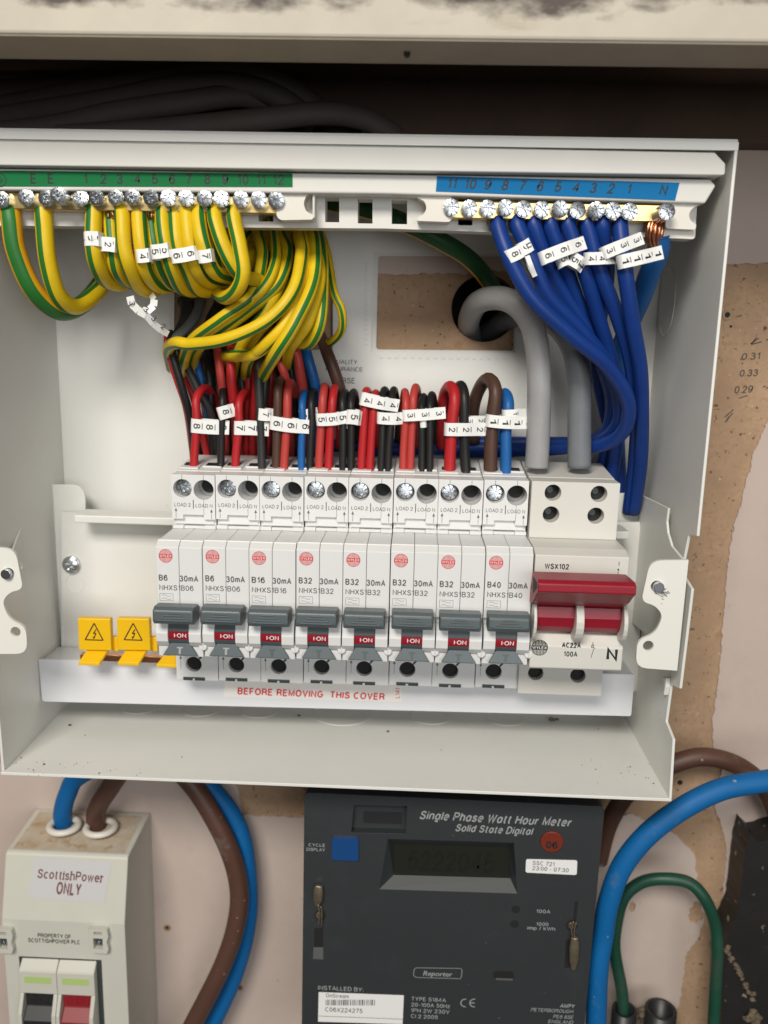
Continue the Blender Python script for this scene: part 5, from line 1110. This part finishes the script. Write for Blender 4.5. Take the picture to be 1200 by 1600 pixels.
for px, py, lab, pts in ((497, 1400, 'brass coloured wire seal dangling at the left of the meter front', [(497, 1414), (499, 1425), (498, 1445)]), (897, 1490, 'brass coloured wire seal dangling at the right of the meter front', [(897, 1470), (893, 1455), (896, 1440)])):
    e = thing('seal_tag', P(px, py + 20, dm + 1), lab, 'seal', 'wire seals on the meter')
    b = MB(); a0 = P(px + 1, py - 16 if px < 600 else py - 25, dm + 2.2); a1 = P(px - 1, py + 16 if px < 600 else py + 26, dm + 2.2)
    b.tube([a0, tuple(Vector(a0).lerp(Vector(a1), .3)), tuple(Vector(a0).lerp(Vector(a1), .7)), a1], [1.6, 2.2, 2.0, .7], n=12, flat=.45); b.build('seal_body', 'lead', e)
    b = MB(); b.tube([P(a, c_, dm + 2.6) for a, c_ in pts], .35, n=6); b.tube([P(a + 4, c_ + 2, dm + 2.2) for a, c_ in pts], .35, n=6); b.build('seal_wire', 'lead', e)
    c0 = mw(499, 1430) if px < 600 else mw(893, 1446); b = MB().cyl(c0[0], dm + .1, dm + .8, c0[1], 1.7, n=16, r1=1.3); b.build('seal_stud', 'lead', e)

# ================================================================== BOTTOM RIGHT: black service head, tubes, debris
sv = MB(); sv.plate(jag(poly(18, [(1172, 1302), (1186, 1316), (1260, 1296), (1300, 1700), (1126, 1700), (1128, 1600), (1129, 1482), (1138, 1462), (1154, 1424), (1159, 1375), (1164, 1332)]), .35, 2, 3), [], 1, 18)
o = sv.build('service_fuse_block', 'serv', bevel=.8); tag(o, 'black dusty service fuse block at the lower right edge', 'fuse block')
def pebble(b, c, r, rs, mi=0):
    bm = bmesh.new(); bmesh.ops.create_icosphere(bm, subdivisions=1, radius=r)
    vs = [(c[0] + v.co.x * rs.uniform(.7, 1.4), c[1] + v.co.y * rs.uniform(.7, 1.3), c[2] + v.co.z * rs.uniform(.5, 1)) for v in bm.verts]; fs = [tuple(q_.index for q_ in f.verts) for f in bm.faces]; bm.free(); b.add(vs, fs, mi)
ed = MB(); rs = random.Random(31)
for k in range(38):
    t_ = rs.random(); pebble(ed, P(1134 + 42 * t_ + rs.gauss(0, 1.5), 1482 + 76 * t_ + rs.gauss(0, 2), 19 + rs.uniform(-1, .8)), rs.uniform(.5, 1.5), rs)
o = ed.build('mortar_crust', 'sand'); tag(o, 'sandy mortar crust along the ragged edge of the black fuse block', 'mortar')
ed = MB()
for k in range(26): pebble(ed, P(1176 + rs.gauss(0, 6), 1592 + rs.gauss(0, 7), 19 + rs.uniform(-1, .8)), rs.uniform(.6, 1.9), rs)
o = ed.build('mortar_lump', 'sand'); tag(o, 'lump of sandy mortar low on the black fuse block', 'mortar')
for k, (px, py, r, lab) in enumerate(((1032, 1585, 7.6, 'open black conduit end at the bottom right'), (975, 1585, 6.0, 'black sleeve round the foot of the green earth lead'))):
    b = MB(); c0 = P(px, py, 20); n = 24
    ring = lambda rr, zz: [(c0[0] + rr * math.cos(2 * math.pi * i / n), c0[1] + rr * math.sin(2 * math.pi * i / n), zz) for i in range(n)]
    zt_ = c0[2] + 3; vs = ring(r, zt_ - 60) + ring(r, zt_) + ring(r * .8, zt_) + ring(r * .8, zt_ - 30)
    b.add(vs, [(j * n + i, j * n + (i + 1) % n, (j + 1) * n + (i + 1) % n, (j + 1) * n + i) for j in range(3) for i in range(n)], 0, True)
    o = b.build('conduit', 'blksw'); tag(o, lab, 'conduit', 'black conduits at the foot of the wall')
b = MB(); rs = random.Random(12)
for k in range(26): pebble(b, P(1003 + rs.gauss(0, 8), 1576 + abs(rs.gauss(0, 8)), 12 + rs.uniform(-6, 8)), rs.uniform(1, 2.6), rs)
o = b.build('plaster_rubble', 'sand'); tag(o, 'clump of sandy plaster rubble between the black conduits', 'rubble', kind=None)
# specks of dust and grit lying in the box
b = MB(); rs = random.Random(21)
def floor_pt(px, py):
    v = Vector((px - 600., py - 800., F)); kk = (ZB + .15) / v.dot(_U); return (v.dot(_X) * kk, W - v.dot(_N) * kk, ZB + .15)
for px, py, r in [(109, 1133, .75), (133, 1149, .3), (69, 1194, .45), (42, 1164, .25), (284, 1183, .25), (52, 1203, .3), (155, 1208, .3), (33, 1184, .3), (467, 1118, .7), (689, 1172, .25), (931, 1202, .3), (985, 1198, .3), (1030, 1212, .35), (1021, 1224, .3), (970, 1208, .25), (935, 1139, .3)] + [(rs.uniform(20, 220), rs.uniform(1190, 1214), rs.uniform(.1, .22)) for _ in range(22)] + [(rs.uniform(900, 1035), rs.uniform(1180, 1225), rs.uniform(.1, .22)) for _ in range(22)]:
    pebble(b, floor_pt(px, py), r, rs)
o = b.build('grit', 'oldblk'); tag(o, 'dark specks of grit scattered on the floor of the open box', 'grit', kind='stuff')
b = MB(); pebble(b, floor_pt(862, 1125), 1.6, rs); pebble(b, floor_pt(870, 1124), 1.0, rs); pebble(b, floor_pt(606, 1143), .8, rs)
o = b.build('plaster_crumb', 'sand'); tag(o, 'small orange brown plaster crumb under the white busbar cover', 'crumb')
